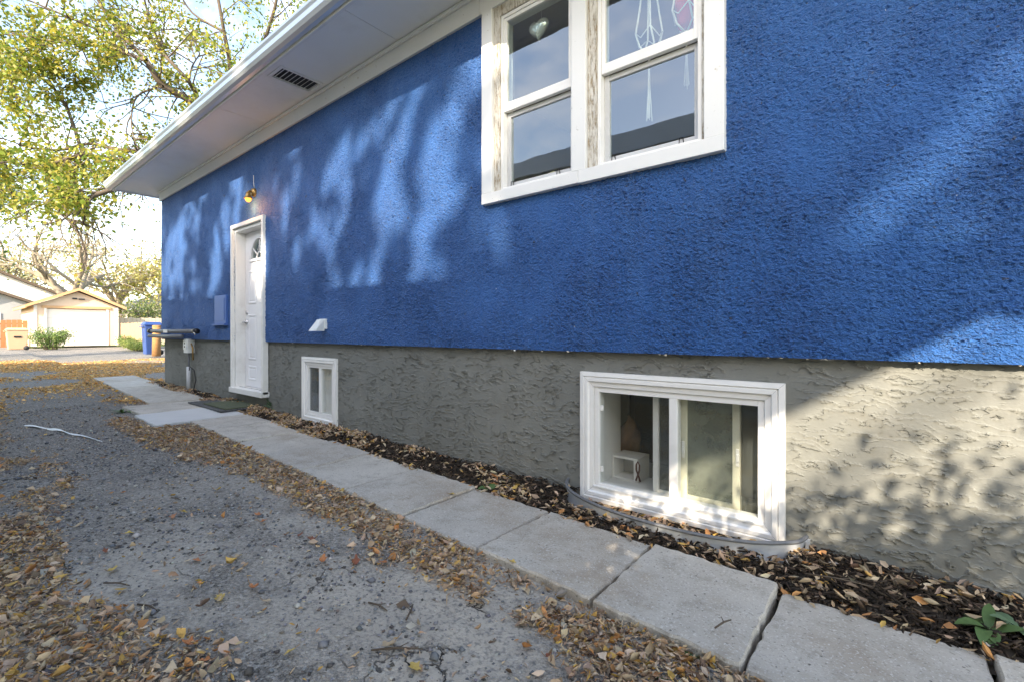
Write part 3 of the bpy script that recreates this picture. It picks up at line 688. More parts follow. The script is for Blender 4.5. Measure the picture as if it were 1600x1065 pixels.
# ------------------------------------------------------------------ fittings on the house wall
wl = thing('wall_lamp', 'lit brass wall lamp above the white side door', 'lamp', (-6.06, 2.44, 2.6))
lx, lz = -6.06, 2.60
m = MB(); m.lathe([(.001, -.028), (.045, -.026), (.052, -.004), (.052, .012)], (lx, 2.45, lz + .06), 18, 'y'); m.build('back_plate', M['brass'], wl)
MB().tube([(lx, 2.43, lz + .06), (lx, 2.40, lz + .07), (lx, 2.388, lz + .058), (lx, 2.385, lz + .03)], .012, 8).build('arm', M['brass'], wl)
MB().lathe([(.014, .055), (.022, .05), (.028, .02), (.046, -.022), (.049, -.026), (.044, -.022), (.026, .015), (.020, .04)], (lx, 2.385, lz), 18).build('shade', M['brass'], wl)
MB().lathe([(.001, .0), (.014, -.004), (.028, -.024), (.034, -.046), (.028, -.066), (.014, -.078), (.001, -.081)], (lx, 2.385, lz + .012), 16).build('bulb', M['bulb_glow'], wl)
pl = bpy.data.lights.new('bulb_light', 'POINT'); pl.energy = 1.3; pl.color = (1, .48, .16); pl.shadow_soft_size = .04
po = bpy.data.objects.new('bulb_light', pl); C.objects.link(po); po.parent = wl; po.location = (0, 2.36 - 2.44, lz - .12 - 2.6)
MB().tube([(lx, 2.455, lz + .11), (lx + .003, 2.445, lz + .18), (lx - .002, 2.447, lz + .27)], .004, 6).build('lamp_wire', M['white_paint'], wl)

dv = thing('dryer_vent', 'white hooded dryer vent on the blue wall above the small window', 'vent', (-4.45, 2.46, 1.02))
vx = -4.45
MB().box(vx - .06, vx + .06, YB - .02, YB + .01, 1.005, 1.105).build('wall_plate', M['plastic_white'], dv, .003)
m = MB()
A = [(vx - .048, YB - .02, 1.10), (vx + .048, YB - .02, 1.10), (vx + .048, YB - .02, .985), (vx - .048, YB - .02, .985)]
Bq = [(vx - .042, YB - .05, 1.098), (vx + .042, YB - .05, 1.098), (vx + .068, YB - .125, .985), (vx - .068, YB - .125, .985)]
m.add(A + Bq, [(0, 1, 5, 4), (4, 5, 6, 7), (0, 4, 7, 3), (1, 2, 6, 5)]); m.build('hood', M['plastic_white'], dv)
MB().add([(vx - .05, YB - .03, .99), (vx + .05, YB - .03, .99), (vx + .055, YB - .11, 1.0), (vx - .055, YB - .11, 1.0)], [(0, 1, 2, 3)]).build('flap', M['dark_metal'], dv)

mc = thing('wall_hatch', 'flat blue painted hatch cover left of the side door', 'hatch', (-7.09, 2.45, 1.07))
MB().box(-7.29, -6.89, YB - .028, YB + .01, 1.085, 1.465).build('cover', M['blue_paint'], mc, .006)
MB().box(-7.31, -6.87, YB - .055, YB + .01, 1.062, 1.084).build('ledge', M['blue_paint'], mc, .004)
MB().box(-7.25, -6.93, YB - .034, YB - .0285, 1.125, 1.425).build('cover_panel', M['blue_paint'], mc, .003)

rk = thing('pipe_rack', 'two dark grey pipes strapped along the wall foot at the far corner', 'pipes', (-8.8, 2.40, .93))
MB().tube([(-10.05, 2.36, .99), (-9.0, 2.36, .985), (-7.80, 2.36, .985)], .032, 12).build('pipe', M['grey_pipe'], rk)
MB().tube([(-10.0, 2.34, .905), (-9.0, 2.345, .905), (-8.35, 2.35, .91)], .030, 12).build('pipe', M['grey_pipe'], rk)
MB().tube([(-7.86, 2.36, .985), (-7.74, 2.36, .985)], .040, 12).build('coupling', M['dark_metal'], rk)
MB().tube([(-10.08, 2.36, .99), (-9.96, 2.36, .99)], .041, 12).build('coupling', M['dark_metal'], rk)
for x in (-7.95, -8.5, -9.6): MB().box(x - .015, x + .015, 2.33, YB + .02, .955, .962).build('bracket', M['dark_metal'], rk)
MB().box(-9.15, -8.95, 2.318, 2.325, .96, 1.01).build('sticker', M['white_board'], rk)
MB().tube([(-7.79, 2.36, .985), (-7.76, 2.33, .97), (-7.74, 2.34, .93)], .012, 8).build('tap', M['steel'], rk)

eb = thing('electrical_box', 'small white outlet box with conduit on the grey foundation', 'outlet box', (-8.38, 2.47, gz(-8.4)))
MB().box(-8.47, -8.29, YG - .095, YG + .005, .66, .87).build('box', M['plastic_white'], eb, .008)
MB().box(-8.45, -8.31, YG - .106, YG - .0955, .71, .85).build('cover', M['plastic_white'], eb, .004)
for z in (.755, .805): MB().box(-8.40, -8.36, YG - .1085, YG - .1062, z - .012, z + .012).build('socket', M['dark_metal'], eb)
MB().tube([(-8.40, YG - .045, .66), (-8.40, YG - .045, .42)], .012, 8).build('cable', M['grey_pipe'], eb)
MB().tube([(-8.40, YG - .045, .45), (-8.40, YG - .045, gz(-8.4) - .03)], .030, 12).build('conduit', M['pvc'], eb)
MB().tube([(-8.28, YG - .05, .80), (-8.18, YG - .06, .74), (-8.20, YG - .05, .56)], .012, 8).build('valve_pipe', M['brass'], eb)
MB().tube([(-8.33, YG - .06, .40), (-8.20, YG - .09, .46), (-8.02, YG - .09, .42), (-7.98, YG - .08, .28), (-8.10, YG - .07, .13), (-8.14, YG - .05, .06)], .007, 6).build('loose_cable', M['black_rubber'], eb)

# ------------------------------------------------------------------ things inside the windows
def heart(cx, cy, cz, s):
    vs = []; n = 40; rings = 7
    prof = [(16 * math.sin(a) ** 3 / 17, (13 * math.cos(a) - 5 * math.cos(2 * a) - 2 * math.cos(3 * a) - math.cos(4 * a)) / 17) for a in np.linspace(0, 2 * math.pi, n, endpoint=False)]
    m = MB()
    for sgn in (1, -1):
        vs = []
        for r in range(rings):
            f = math.cos(r / (rings - 1) * math.pi / 2); dpt = math.sin(r / (rings - 1) * math.pi / 2) * .42
            vs += [(cx + x * s * f, cy - sgn * dpt * s * (1 + .05 * math.sin(9 * k)), cz + (z * f + .1 * (1 - f)) * s) for k, (x, z) in enumerate(prof)]
        fs = [(r * n + k, r * n + (k + 1) % n, (r + 1) * n + (k + 1) % n, (r + 1) * n + k) for r in range(rings - 1) for k in range(n)]
        m.add(vs, fs, True)
    return m
hb = thing('heart_balloon', 'silver foil heart balloon hanging behind the upper left pane', 'balloon', (-1.90, 2.62, 3.02))
heart(-1.90, 2.60, 3.03, .085).build('foil', M['silver_foil'], hb)
MB().tube([(-1.90, 2.63, 3.08), (-1.90, 2.63, 3.29)], .0015, 5).build('string', M['cord_cream'], hb)
def hanger(x, y, ztop, zb, zt, label):
    o = thing('macrame_hanger', label, 'plant hanger', (x, y, zb), 'macrame hangers in the window')
    for k in range(4):
        a = k * math.pi / 2 + .5; r = .075
        MB().tube([(x, y, ztop), (x + r * math.cos(a) * .7, y + r * math.sin(a) * .7, zb + .28), (x + r * math.cos(a), y + r * math.sin(a), zb + .14), (x + r * .8 * math.cos(a + .4), y + r * .8 * math.sin(a + .4), zb + .05), (x, y, zb)], .006, 6).build('cord', M['cord_cream'], o)
        MB().tube([(x + r * math.cos(a), y + r * math.sin(a), zb + .14), (x + r * math.cos(a + .8) * .98, y + r * math.sin(a + .8) * .98, zb + .085), (x + r * math.cos(a + 1.57), y + r * math.sin(a + 1.57), zb + .14)], .0035, 6).build('cross_cord', M['cord_cream'], o)
    m = MB(); rr = random.Random(int(x * 100))
    for k in range(9):
        dx, dy = rr.uniform(-.012, .012), rr.uniform(-.012, .012)
        m.tube([(x, y, zb), (x + dx * .5, y + dy * .5, (zb + zt) / 2), (x + dx * 1.4, y + dy * 1.4, zt + rr.uniform(0, .04))], .003, 5)
    m.build('tassel', M['cord_cream'], o); m = MB(); m.lathe([(.004, .02), (.013, .012), (.014, -.01), (.006, -.02)], (x, y, zb), 10); m.build('knot', M['cord_cream'], o)
hanger(-1.135, 2.64, 3.29, 2.58, 2.20, 'white cord plant hanger, the empty one left of the red pot')
hanger(-.925, 2.66, 3.29, 2.64, 2.33, 'white cord plant hanger that holds the red pot')
rp = thing('red_pot', 'red plant pot hanging in a cord hanger behind the glass', 'pot', (-.925, 2.66, 2.68))
MB().lathe([(.001, 0), (.045, 0), (.055, .11), (.061, .112), (.061, .14), (.054, .14), (.052, .115), (.001, .10)], (-.925, 2.66, 2.68), 20).build('pot_body', M['red_pot'], rp)
MB().lathe([(.058, .145), (.0605, .145), (.0605, .15), (.058, .15)], (-.925, 2.66, 2.68), 20).build('pot_rim', M['red_pot'], rp)
lp = thing('cream_box', 'small cream box on the sill behind the lower left pane', 'box', (-1.83, 2.72, 1.96))
MB().prism([(-1.90, 2.70, 1.925), (-1.80, 2.70, 1.925), (-1.80, 2.70, 2.055), (-1.85, 2.70, 2.085), (-1.90, 2.70, 2.075)], (0, .1, 0)).build('carton', M['cream_card'], lp, .003)
MB().box(-1.91, -1.79, 2.69, 2.81, 1.905, 1.924).build('carton_base', M['room_wall'], lp)
MB().box(-2.17, -.75, YB + .102, 2.95, 1.885, 1.903).build('inner_sill', M['white_board'], house)
sb = thing('white_cubby', 'white open cubby box on the basement window sill', 'box', (-1.36, 2.8, .055))
cx0, cx1, cy0, cy1, cz0, cz1 = -1.42, -1.245, 2.735, 2.90, .0555, .20
m = MB(); m.box(cx0, cx0 + .012, cy0, cy1, cz0, cz1).box(cx1 - .03, cx1, cy0, cy1, cz0, cz1).box(cx0 + .012, cx1 - .03, cy0, cy1, cz1 - .014, cz1).box(cx0 + .012, cx1 - .03, cy0, cy1, cz0, cz0 + .012); m.build('carcass', M['white_board'], sb, .001)
MB().box(cx0 + .012, cx1 - .03, cy1 - .03, cy1 - .02, cz0 + .012, cz1 - .014).build('back', M['siding_grey'], sb)
rb = thing('ribbon_loop', 'brown awareness-style ribbon loop on the white cubby', 'ribbon', (-1.235, 2.74, .07))
pts = [(-1.232, 2.735, .065), (-1.243, 2.732, .10), (-1.256, 2.73, .135), (-1.256, 2.73, .165), (-1.245, 2.729, .187), (-1.234, 2.729, .165), (-1.235, 2.728, .135), (-1.246, 2.727, .10), (-1.258, 2.727, .068)]
m = MB(); P = [Vector(p) for p in pts]
for i in range(len(P) - 1):
    pass
vs = []
for i, p in enumerate(P):
    tt = (P[min(i + 1, len(P) - 1)] - P[max(i - 1, 0)]).normalized(); nn = tt.cross(Vector((0, 1, 0))).normalized() * .0055
    vs += [p - nn, p + nn, p - nn + Vector((0, .0015, 0)), p + nn + Vector((0, .0015, 0))]
fs = []
for i in range(len(P) - 1):
    a, b = 4 * i, 4 * i + 4
    fs += [(a, a + 1, b + 1, b), (a + 2, b + 2, b + 3, a + 3), (a, b, b + 2, a + 2), (a + 1, a + 3, b + 3, b + 1)]
m.add(vs, fs); m.build('band', M['ribbon'], rb)
hd = thing('brown_cushion', 'crumpled brown cushion in the basement behind the cubby', 'cushion', (-1.5, 3.1, .1))
m = MB(); rr = random.Random(3); n = 20; rings = 12; vs = []
for i in range(rings):
    a = -math.pi / 2 + math.pi * i / (rings - 1)
    for k in range(n):
        b_ = 2 * math.pi * k / n; q = 1 + .16 * math.sin(3 * b_ + i) + .1 * math.sin(5 * b_ - 2 * i)
        vs.append((-1.50 + .075 * q * math.cos(a) * math.cos(b_), 3.12 + .10 * q * math.cos(a) * math.sin(b_), .19 + .17 * math.sin(a) * (1 + .2 * math.cos(b_))))
m.add(vs, [(i * n + k, i * n + (k + 1) % n, (i + 1) * n + (k + 1) % n, (i + 1) * n + k) for i in range(rings - 1) for k in range(n)], True)
m.build('cover', M['brown_hide'], hd)
m = box(-1.75, -1.22, 2.98, 3.3, .0, .03); m.build('shelf_board', M['white_board'], hd)
MB().box(-1.74, -1.635, 3.4, 3.43, .2, .80).build('wall_panel', M['white_board'], house)

# ------------------------------------------------------------------ window well
ww = thing('window_well', 'low curved galvanised steel window well edging below the wide basement window', 'window well', (-.96, 2.4, 0))
P2 = [(-1.60, 2.505), (-1.575, 2.44), (-1.52, 2.37), (-1.42, 2.30), (-1.25, 2.235), (-1.05, 2.20), (-.83, 2.195), (-.65, 2.22), (-.50, 2.275), (-.40, 2.345), (-.345, 2.40), (-.325, 2.47)]
def smooth_pts(P, k=5):
    r = []
    for i in range(len(P) - 1):
        p0, p1, p2, p3 = P[max(i - 1, 0)], P[i], P[i + 1], P[min(i + 2, len(P) - 1)]
        for q in range(k):
            u = q / k
            r.append(tuple(.5 * (2 * p1[d] + (p2[d] - p0[d]) * u + (2 * p0[d] - 5 * p1[d] + 4 * p2[d] - p3[d]) * u * u + (3 * p1[d] - p0[d] - 3 * p2[d] + p3[d]) * u ** 3) for d in range(len(p1))))
    r.append(P[-1]); return r
PS = smooth_pts(P2)
m = MB(); prof = [(0, -.16), (.0, -.10), (-.012, -.075), (.0, -.05), (-.010, -.025), (0, 0), (.0, .022)]
vs = []; L = len(PS)
for i, (x, y) in enumerate(PS):
    a, b = PS[max(i - 1, 0)], PS[min(i + 1, L - 1)]; tx, ty = b[0] - a[0], b[1] - a[1]; l = math.hypot(tx, ty); nx, ny = -ty / l, tx / l
    for d, z in prof: vs.append((x - nx * d, y - ny * d, z + .044 - .012 * math.sin(i / L * 3)))
n = len(prof)
m.add(vs, [(i * n + k, (i + 1) * n + k, (i + 1) * n + k + 1, i * n + k + 1) for i in range(L - 1) for k in range(n - 1)], True)
m.build('steel_sheet', M['galvanised'], ww)
MB().tube([(x, y, .069 - .012 * math.sin(i / L * 3)) for i, (x, y) in enumerate(PS)], .009, 8).build('rolled_rim', M['grey_pipe'], ww)
m = MB(); x, y = PS[-1]; m.box(x - .002, x + .010, 2.44, YG + .004, -.10, .048); m.build('end_flange', M['galvanised'], ww)

# ------------------------------------------------------------------ door mat
dm = thing('doormat', 'worn green doormat on a black rubber mat before the side door', 'doormat', (-6.5, 2.25, gz(-6.5)))
gzz = gz(-6.5)
for k in range(7):
    y = 2.04 + k * .062
    MB().box(-7.02, -5.93, y, y + .054, gzz + .008, gzz + .024).build('rubber_strip', M['mat_rubber'], dm, .003)
MB().box(-7.0, -5.95, 2.05, 2.46, gzz + .004, gzz + .010).build('rubber_base', M['mat_rubber'], dm)
MB().box(-6.66, -5.97, 2.10, 2.475, gzz + .0245, gzz + .037).build('green_pile', M['mat_green'], dm, .004)

# ------------------------------------------------------------------ leaf litter, mulch, stones
def leaves(N, pos, size, wid, yaw, pitch, roll, col, curl=.25, big=False):
    """little creased leaves, 4 triangles each"""
    if big:
        b = np.array([[0, 0, 0], [.22, .34, 0], [.58, .5, 0], [1, 0, 0], [.58, -.5, 0], [.22, -.34, 0], [.3, 0, 0], [.65, 0, 0]], float)
        tri = [[0, 6, 1], [1, 6, 7], [1, 7, 2], [2, 7, 3], [0, 5, 6], [5, 7, 6], [5, 4, 7], [4, 3, 7]]
    else:
        b = np.array([[0, 0, 0], [.5, .5, 0], [1, 0, 0], [.5, -.5, 0], [.5, 0, 0]], float); tri = [[0, 4, 1], [1, 4, 2], [0, 3, 4], [3, 2, 4]]
    nv = len(b); P = np.repeat(b[None], N, 0)
    c = (curl if hasattr(curl, '__len__') else np.full(N, curl))[:, None]
    lf = (np.abs(b[:, 1]) * 1.2)[None] * c + ((b[:, 0] - .5) ** 2 * 1.9)[None] * c * RNG.uniform(.2, 1.5, (N, 1))
    P[:, :, 2] += lf; P[:, :, 0] -= .5
    if big: P[:, :, 1] += RNG.normal(0, .07, (N, nv)); P[:, :, 1] += (RNG.normal(0, .5, (N, 1)) * (b[:, 0] - .5) ** 2 * 2)
    P[:, :, 0] *= size[:, None]; P[:, :, 1] *= (size * wid)[:, None]; P[:, :, 2] *= (size * .55)[:, None]
    def rot(P, a, i, j):
        ca, sa = np.cos(a)[:, None], np.sin(a)[:, None]; x, y = P[:, :, i].copy(), P[:, :, j].copy()
        P[:, :, i] = x * ca - y * sa; P[:, :, j] = x * sa + y * ca
    rot(P, roll, 1, 2); rot(P, pitch, 0, 2); rot(P, yaw, 0, 1)
    P += pos[:, None]
    V = P.reshape(-1, 3); o = np.arange(N)[:, None, None] * nv
    F = (np.array(tri)[None] + o).reshape(-1, 3)
    return V, F, np.repeat(col, nv, 0)
def palette(N, cols, wts, jit=.2):
    cols = np.array(cols); k = RNG.choice(len(cols), N, p=np.array(wts) / sum(wts))
    return cols[k] * (1 + RNG.uniform(-jit, jit, (N, 1))) * (1 + RNG.uniform(-.05, .05, (N, 3)))
DRY = [(.60, .42, .27), (.70, .52, .34), (.48, .33, .22), (.56, .42, .31), (.70, .43, .13), (.76, .60, .42), (.22, .15, .105), (.62, .30, .12), (.46, .42, .36)]
DRW = [3, 3, 2.2, 1.8, 1.5, 1.6, 1.2, 1.1, .5]
def ss(a, b, x): t = np.clip((x - a) / (b - a), 0, 1); return t * t * (3 - 2 * t)
def litter_density(x, y):
    n = fbm(x * 1.6 + 9, y * 1.6 + 3, 4); n2 = fbm(x * 5 + 2, y * 5 + 8, 3)
    d = np.zeros_like(x); e = path_a(x) - y                            # distance from the path edge
    strip = ss(.30, .06, e + (n - .5) * .55) * ss(-.03, .0, e)         # along the path
    gap = 1 - .85 * ss(.16, .0, abs(x + 1.02) - .05)
    strip = strip * gap * ss(-9.5, -7.5, x) * (.35 + .65 * ss(.36, .56, n2))
    d = np.maximum(d, strip)
    def blob(cx, cy, rx, ry, s=1): return s * ss(1.25, .65, np.hypot((x - cx) / rx, (y - cy) / ry) + (n2 - .5) * .9)
    for q in ((-4.7, 1.42, 1.2, .26), (-5.8, 1.25, .7, .14), (-1.5, 1.36, .30, .13), (-.68, 1.36, .36, .14), (-.55, 1.25, .35, .20), (-2.6, 1.42, .7, .14), (-3.5, 1.45, .8, .15), (-.2, 1.25, .5, .25)): d = np.maximum(d, blob(*q))
    left = ss(.42, .22, y - .02 * (-x) + (n - .5) * .6) * ss(-12, -10, x) # left border of the drive
    left = left * np.where(x > -2.7, 1, .75 * ss(.40, .55, n2))
    left2 = ss(.34, .26, y + (n2 - .5) * .16 + .20 * ss(-2.3, -1.4, x) - .08 * ss(-2.3, -3.4, x)) * (x > -3.6)
    d = np.maximum(d, np.maximum(left, left2))
    far = ss(-8.5, -10.5, x) * ss(.40, .56, fbm(x * .7 + 4, y * .9, 3)) * ss(-21, -18, x)
    d = np.maximum(d, far * .9)
    return np.maximum(d, .012 + .02 * ss(.5, .65, n2))
N = 480000
# sample with density falling off with distance
u = RNG.random(N); x = 1.0 - (np.power(u, 1.9)) * 21; y = RNG.uniform(-1.0, 2.0, N); fy = x < -9
y[fy] = RNG.uniform(-1.2, 7, fy.sum())
k = RNG.random(N) < litter_density(x, y) * (~((y > path_a(x) + .02) & (x > -11.7) & (y < 2.6))) * (~((x > HX0) & (y > 1.5) & (y > path_a(x)))) * ~((x > -7.4) & (x < -5.7) & (y > 1.36))
x, y = x[k], y[k]
dist = np.hypot(x, y); ok = (x * -.6347 + y * .7727) > .2; x, y, dist = x[ok], y[ok], dist[ok]
N = len(x); print('litter leaves', N)
z = gravel_z(x, y) + RNG.uniform(.002, .022, N)
bl = RNG.random(N) < .07; size = np.where(bl, RNG.uniform(.028, .052, N), RNG.uniform(.010, .030, N)) * (1 + .5 * ss(6, 14, dist))
lc = palette(N, DRY, DRW, .25) * np.where(dist > 8, 1.25, 1.0)[:, None] * np.where(dist[:, None] > 8, [1.1, .95, .6], [1, 1, 1])
lw = np.where(bl, RNG.uniform(.45, .8, N), RNG.uniform(.16, .38, N)); parts_ = []; base_ = 0
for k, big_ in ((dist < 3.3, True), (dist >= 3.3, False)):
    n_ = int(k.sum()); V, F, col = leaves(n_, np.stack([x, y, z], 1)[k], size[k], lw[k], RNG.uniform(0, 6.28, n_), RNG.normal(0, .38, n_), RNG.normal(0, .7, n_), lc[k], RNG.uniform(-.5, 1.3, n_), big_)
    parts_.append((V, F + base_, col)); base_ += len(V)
V, F, col = [np.concatenate(q) for q in zip(*parts_)]
tag(np_mesh('leaf_litter', V, F, M['dry_leaf'], col=col), 'dry tan leaves drifted over the gravel drive', 'leaf litter', kind='stuff')
# litter in the bed
N = 15000
x = 1.3 - RNG.random(N) ** 1.5 * 11.5; y = path_b(x) - .04 + RNG.random(N) * (2.50 - path_b(x) + .03)
dens = ss(.38, .60, fbm(x * 3.1, y * 4 + 3, 3)) * np.where(x > -1.6, .35, 1.0) + .08 + .8 * (np.abs(x + .9) < .6) * ss(2.3, 2.4, y)
k = RNG.random(N) < dens; x, y = x[k], y[k]; N = len(x)
z = soil_z(x, y) + RNG.uniform(.012, .04, N)
V, F, col = leaves(N, np.stack([x, y, z], 1), RNG.uniform(.025, .055, N), RNG.uniform(.2, .5, N), RNG.uniform(0, 6.28, N), RNG.normal(0, .4, N), RNG.normal(0, .6, N), palette(N, DRY, DRW, .25), RNG.uniform(-.3, 1.0, N), True)
tag(np_mesh('bed_leaf_litter', V, F, M['dry_leaf'], col=col), 'dry leaves caught in the mulch along the wall', 'leaf litter', kind='stuff')
# mulch chips: little splinters
N = 20000
x = 1.3 - RNG.random(N) ** 1.5 * 11.5; y = path_b(x) - .02 + RNG.random(N) * (2.50 - path_b(x) + .02)
z = soil_z(x, y) + RNG.uniform(0, .03, N)
L_ = RNG.uniform(.010, .052, N); W2 = RNG.uniform(.0018, .0055, N); a = RNG.uniform(0, 6.28, N); pt = RNG.normal(0, .3, N)
ax = np.stack([np.cos(a) * np.cos(pt), np.sin(a) * np.cos(pt), np.sin(pt)], 1); sd = np.stack([-np.sin(a), np.cos(a), np.zeros(N)], 1); up = np.cross(ax, sd)
P = np.stack([x, y, z], 1)
tri = []
for e_, (s1, s2) in ((-1, (1, 0)), (-1, (-.6, .7)), (-1, (-.6, -.7)), (1, (.8, 0)), (1, (-.5, .5)), (1, (-.5, -.5))):
    tri.append(P + ax * (e_ * L_ / 2)[:, None] + up * (s1 * W2)[:, None] + sd * (s2 * W2 * 1.6)[:, None])
V = np.stack(tri, 1).reshape(-1, 3); o = np.arange(N)[:, None, None] * 6
F = (np.array([[0, 1, 4], [0, 4, 3], [1, 2, 5], [1, 5, 4], [2, 0, 3], [2, 3, 5], [0, 2, 1], [3, 4, 5]])[None] + o).reshape(-1, 3)
col = np.repeat(palette(N, [(.045, .032, .023), (.075, .052, .036), (.15, .105, .07), (.025, .019, .015)], [4, 3, 1.6, 3], .3), 6, 0)
tag(np_mesh('bark_mulch', V, F, M['mulch_bit'], col=col), 'dark shredded bark mulch along the house wall', 'mulch', kind='stuff')
# stones on the drive
N = 52000
x = 1.0 - RNG.random(N) ** 1.7 * 9; y = RNG.uniform(-.6, 1.6, N)
k = (RNG.random(N) < .25 + .75 * ss(.42, .6, fbm(x * 2 + 31, y * 2 + 7, 3))) & (y < path_a(x) - .01); x, y = x[k], y[k]; N = len(x)
s = .0022 + .0085 * RNG.random(N) ** 2.6 + .012 * (RNG.random(N) < .012)
oc = np.array([[1, 0, 0], [-1, 0, 0], [0, 1, 0], [0, -1, 0], [0, 0, .7], [0, 0, -.7], [.6, .6, .45], [-.6, .5, .4]])[:6]
V = (oc[None] * RNG.uniform(.6, 1.3, (N, 6, 3))) * s[:, None, None]
a = RNG.uniform(0, 6.28, N); ca, sa = np.cos(a)[:, None], np.sin(a)[:, None]
V = np.stack([V[:, :, 0] * ca - V[:, :, 1] * sa, V[:, :, 0] * sa + V[:, :, 1] * ca, V[:, :, 2]], -1)
V += np.stack([x, y, gravel_z(x, y) + s * .25], 1)[:, None]
F = (np.array([[0, 2, 4], [2, 1, 4], [1, 3, 4], [3, 0, 4], [2, 0, 5], [1, 2, 5], [3, 1, 5], [0, 3, 5]])[None] + np.arange(N)[:, None, None] * 6).reshape(-1, 3)
col = np.repeat(palette(N, [(.16, .165, .18), (.28, .28, .29), (.10, .095, .09), (.52, .49, .45), (.24, .20, .165)], [4, 4, 2.2, 1.6, 1.5], .2), 6, 0)
tag(np_mesh('loose_gravel', V.reshape(-1, 3), F, M['stone_bit'], col=col), 'loose grey pebbles scattered on the drive', 'gravel', kind='stuff')

# single leaves that stand out on the drive
def lobed(cx, cy, s, rot, mat, label, group, lobes=5, depth=.30, name='fallen_leaf', zoff=.012):
    n = lobes * 4; vs = []; rr = random.Random(int(cx * 1000) ^ int(cy * 977))
    z0 = float(gravel_z(np.array([cx]), np.array([cy]))[0]) + zoff
    if cy > path_a(cx): z0 = gz(cx) + .006
    tx, ty = rr.uniform(-.25, .25), rr.uniform(-.25, .25)
    cu1, cu2 = rr.uniform(.3, 1.1), rr.uniform(-.1, .5)
    o = thing(name, label, 'leaf', (cx, cy, z0), group)
    pts = []
    for k in range(n):
        a = 2 * math.pi * k / n; q = 1 - depth * (.5 - .5 * math.cos(lobes * a)) ; q *= rr.uniform(.85, 1.1) * (1.25 if math.cos(a) > 0 else .8)
        x, y = q * math.cos(a) * 1.2, q * math.sin(a) * .62
        pts.append((x, y))
    def zc(x, y): return (tx * x + ty * y + cu1 * y * y + cu2 * x * x) * s
    cr, sr = math.cos(rot), math.sin(rot)
    f3 = lambda x, y, d=0: (cx + (x * cr - y * sr) * s, cy + (x * sr + y * cr) * s, z0 + zc(x, y) + d)
    m = MB(); m.add([f3(0, 0)] + [f3(x * .5, y * .5) for x, y in pts] + [f3(x, y) for x, y in pts],
                    [(0, 1 + k, 1 + (k + 1) % n) for k in range(n)] + [(1 + k, 1 + n + k, 1 + n + (k + 1) % n, 1 + (k + 1) % n) for k in range(n)])
    m.build('blade', mat, o)
    MB().tube([f3(-.7, 0, .001), f3(-1.2, .06, .002), f3(-1.6, .2, .004)], .0011, 5).build('stalk', M['leaf_stalk'], o)
    return o
plain('leaf_stalk', (.28, .16, .07), .7)
plain('leaf_orange', (.44, .17, .065), .6, var=.35, scale=60); plain('leaf_yellow', (.52, .36, .10), .6, var=.3, scale=60)
plain('leaf_rust', (.22, .075, .04), .65, var=.35, scale=60); plain('leaf_tan', (.45, .34, .22), .7, var=.3, scale=60); plain('leaf_green', (.075, .14, .045), .55, var=.3, scale=40)
plain('leaf_jade', (.10, .17, .095), .5, var=.25, scale=40)
singles = [(308, 890, 'o'), (270, 822, 'o'), (405, 668 + 154, 'o'), (165, 880, 'r'), (100, 865, 'r'), (48, 908, 'r'), (316, 928 - 45, 'r'), (395, 935, 'o'), (343, 952, 'y'), (300, 1024, 'o'), (190, 1012, 'y'), (318, 1050, 'o'),
           (410, 830, 'o'), (445, 850, 'r'), (470, 850, 'r'), (490, 857, 'r'), (290, 815, 'y'), (370, 885, 't'), (20, 878, 'y'), (105, 763, 'y'), (200, 850, 'y'), (415, 955, 't'), (505, 893, 'o'), (555, 895, 'r'), (600, 893, 'o'),
           (855, 1040, 'r'), (650, 1060, 'y'), (175, 910, 'y'), (330, 850, 't'), (120, 838, 't'), (225, 830, 't'), (610, 1025, 't'), (645, 905, 'y'), (800, 900, 'y'), (340, 780, 'y'), (290, 760, 't'), (455, 1035, 'y')]
labs = {'o': ('curled orange leaf lying on the gravel drive', 'orange fallen leaves', 'leaf_orange'), 'y': ('yellow leaf lying on the gravel drive', 'yellow fallen leaves', 'leaf_yellow'),
        'r': ('dark rusty red leaf lying on the gravel drive', 'rust red fallen leaves', 'leaf_rust'), 't': ('pale tan leaf lying on the gravel drive', 'tan fallen leaves', 'leaf_tan')}
rr = random.Random(11)
def leaf_place(px, py): return 'at the bottom edge of the drive' if py > 1000 else 'by the left leaf drift' if px < 140 else 'on the gravel near the path litter' if px > 480 else 'on bare gravel low in the drive' if py > 900 else 'on bare gravel far up the drive'
ORD = ['leftmost', 'second from left', 'third from left', 'fourth from left', 'fifth from left', 'sixth from left']
for px, py, q in singles:
    r = ray(px, py); k = (CAMZ + .045) / -r.z; x, y = r.x * k, r.y * k; place = leaf_place(px, py)
    alike = sorted(a for a, b, c_ in singles if c_ == q and leaf_place(a, b) == place)
    lab = labs[q][0].replace('on the gravel drive', place) + (', ' + ORD[alike.index(px)] if len(alike) > 1 else '')
    lobed(x, y, rr.uniform(.013, .026), rr.uniform(0, 6.28), M[labs[q][2]], lab, labs[q][1])
r = ray(612, 457 + 580 - 250); x, y = -2.05, 1.93
lobed(x, y, .02, .4, M['leaf_yellow'], 'single yellow leaf lying on a concrete slab', None)
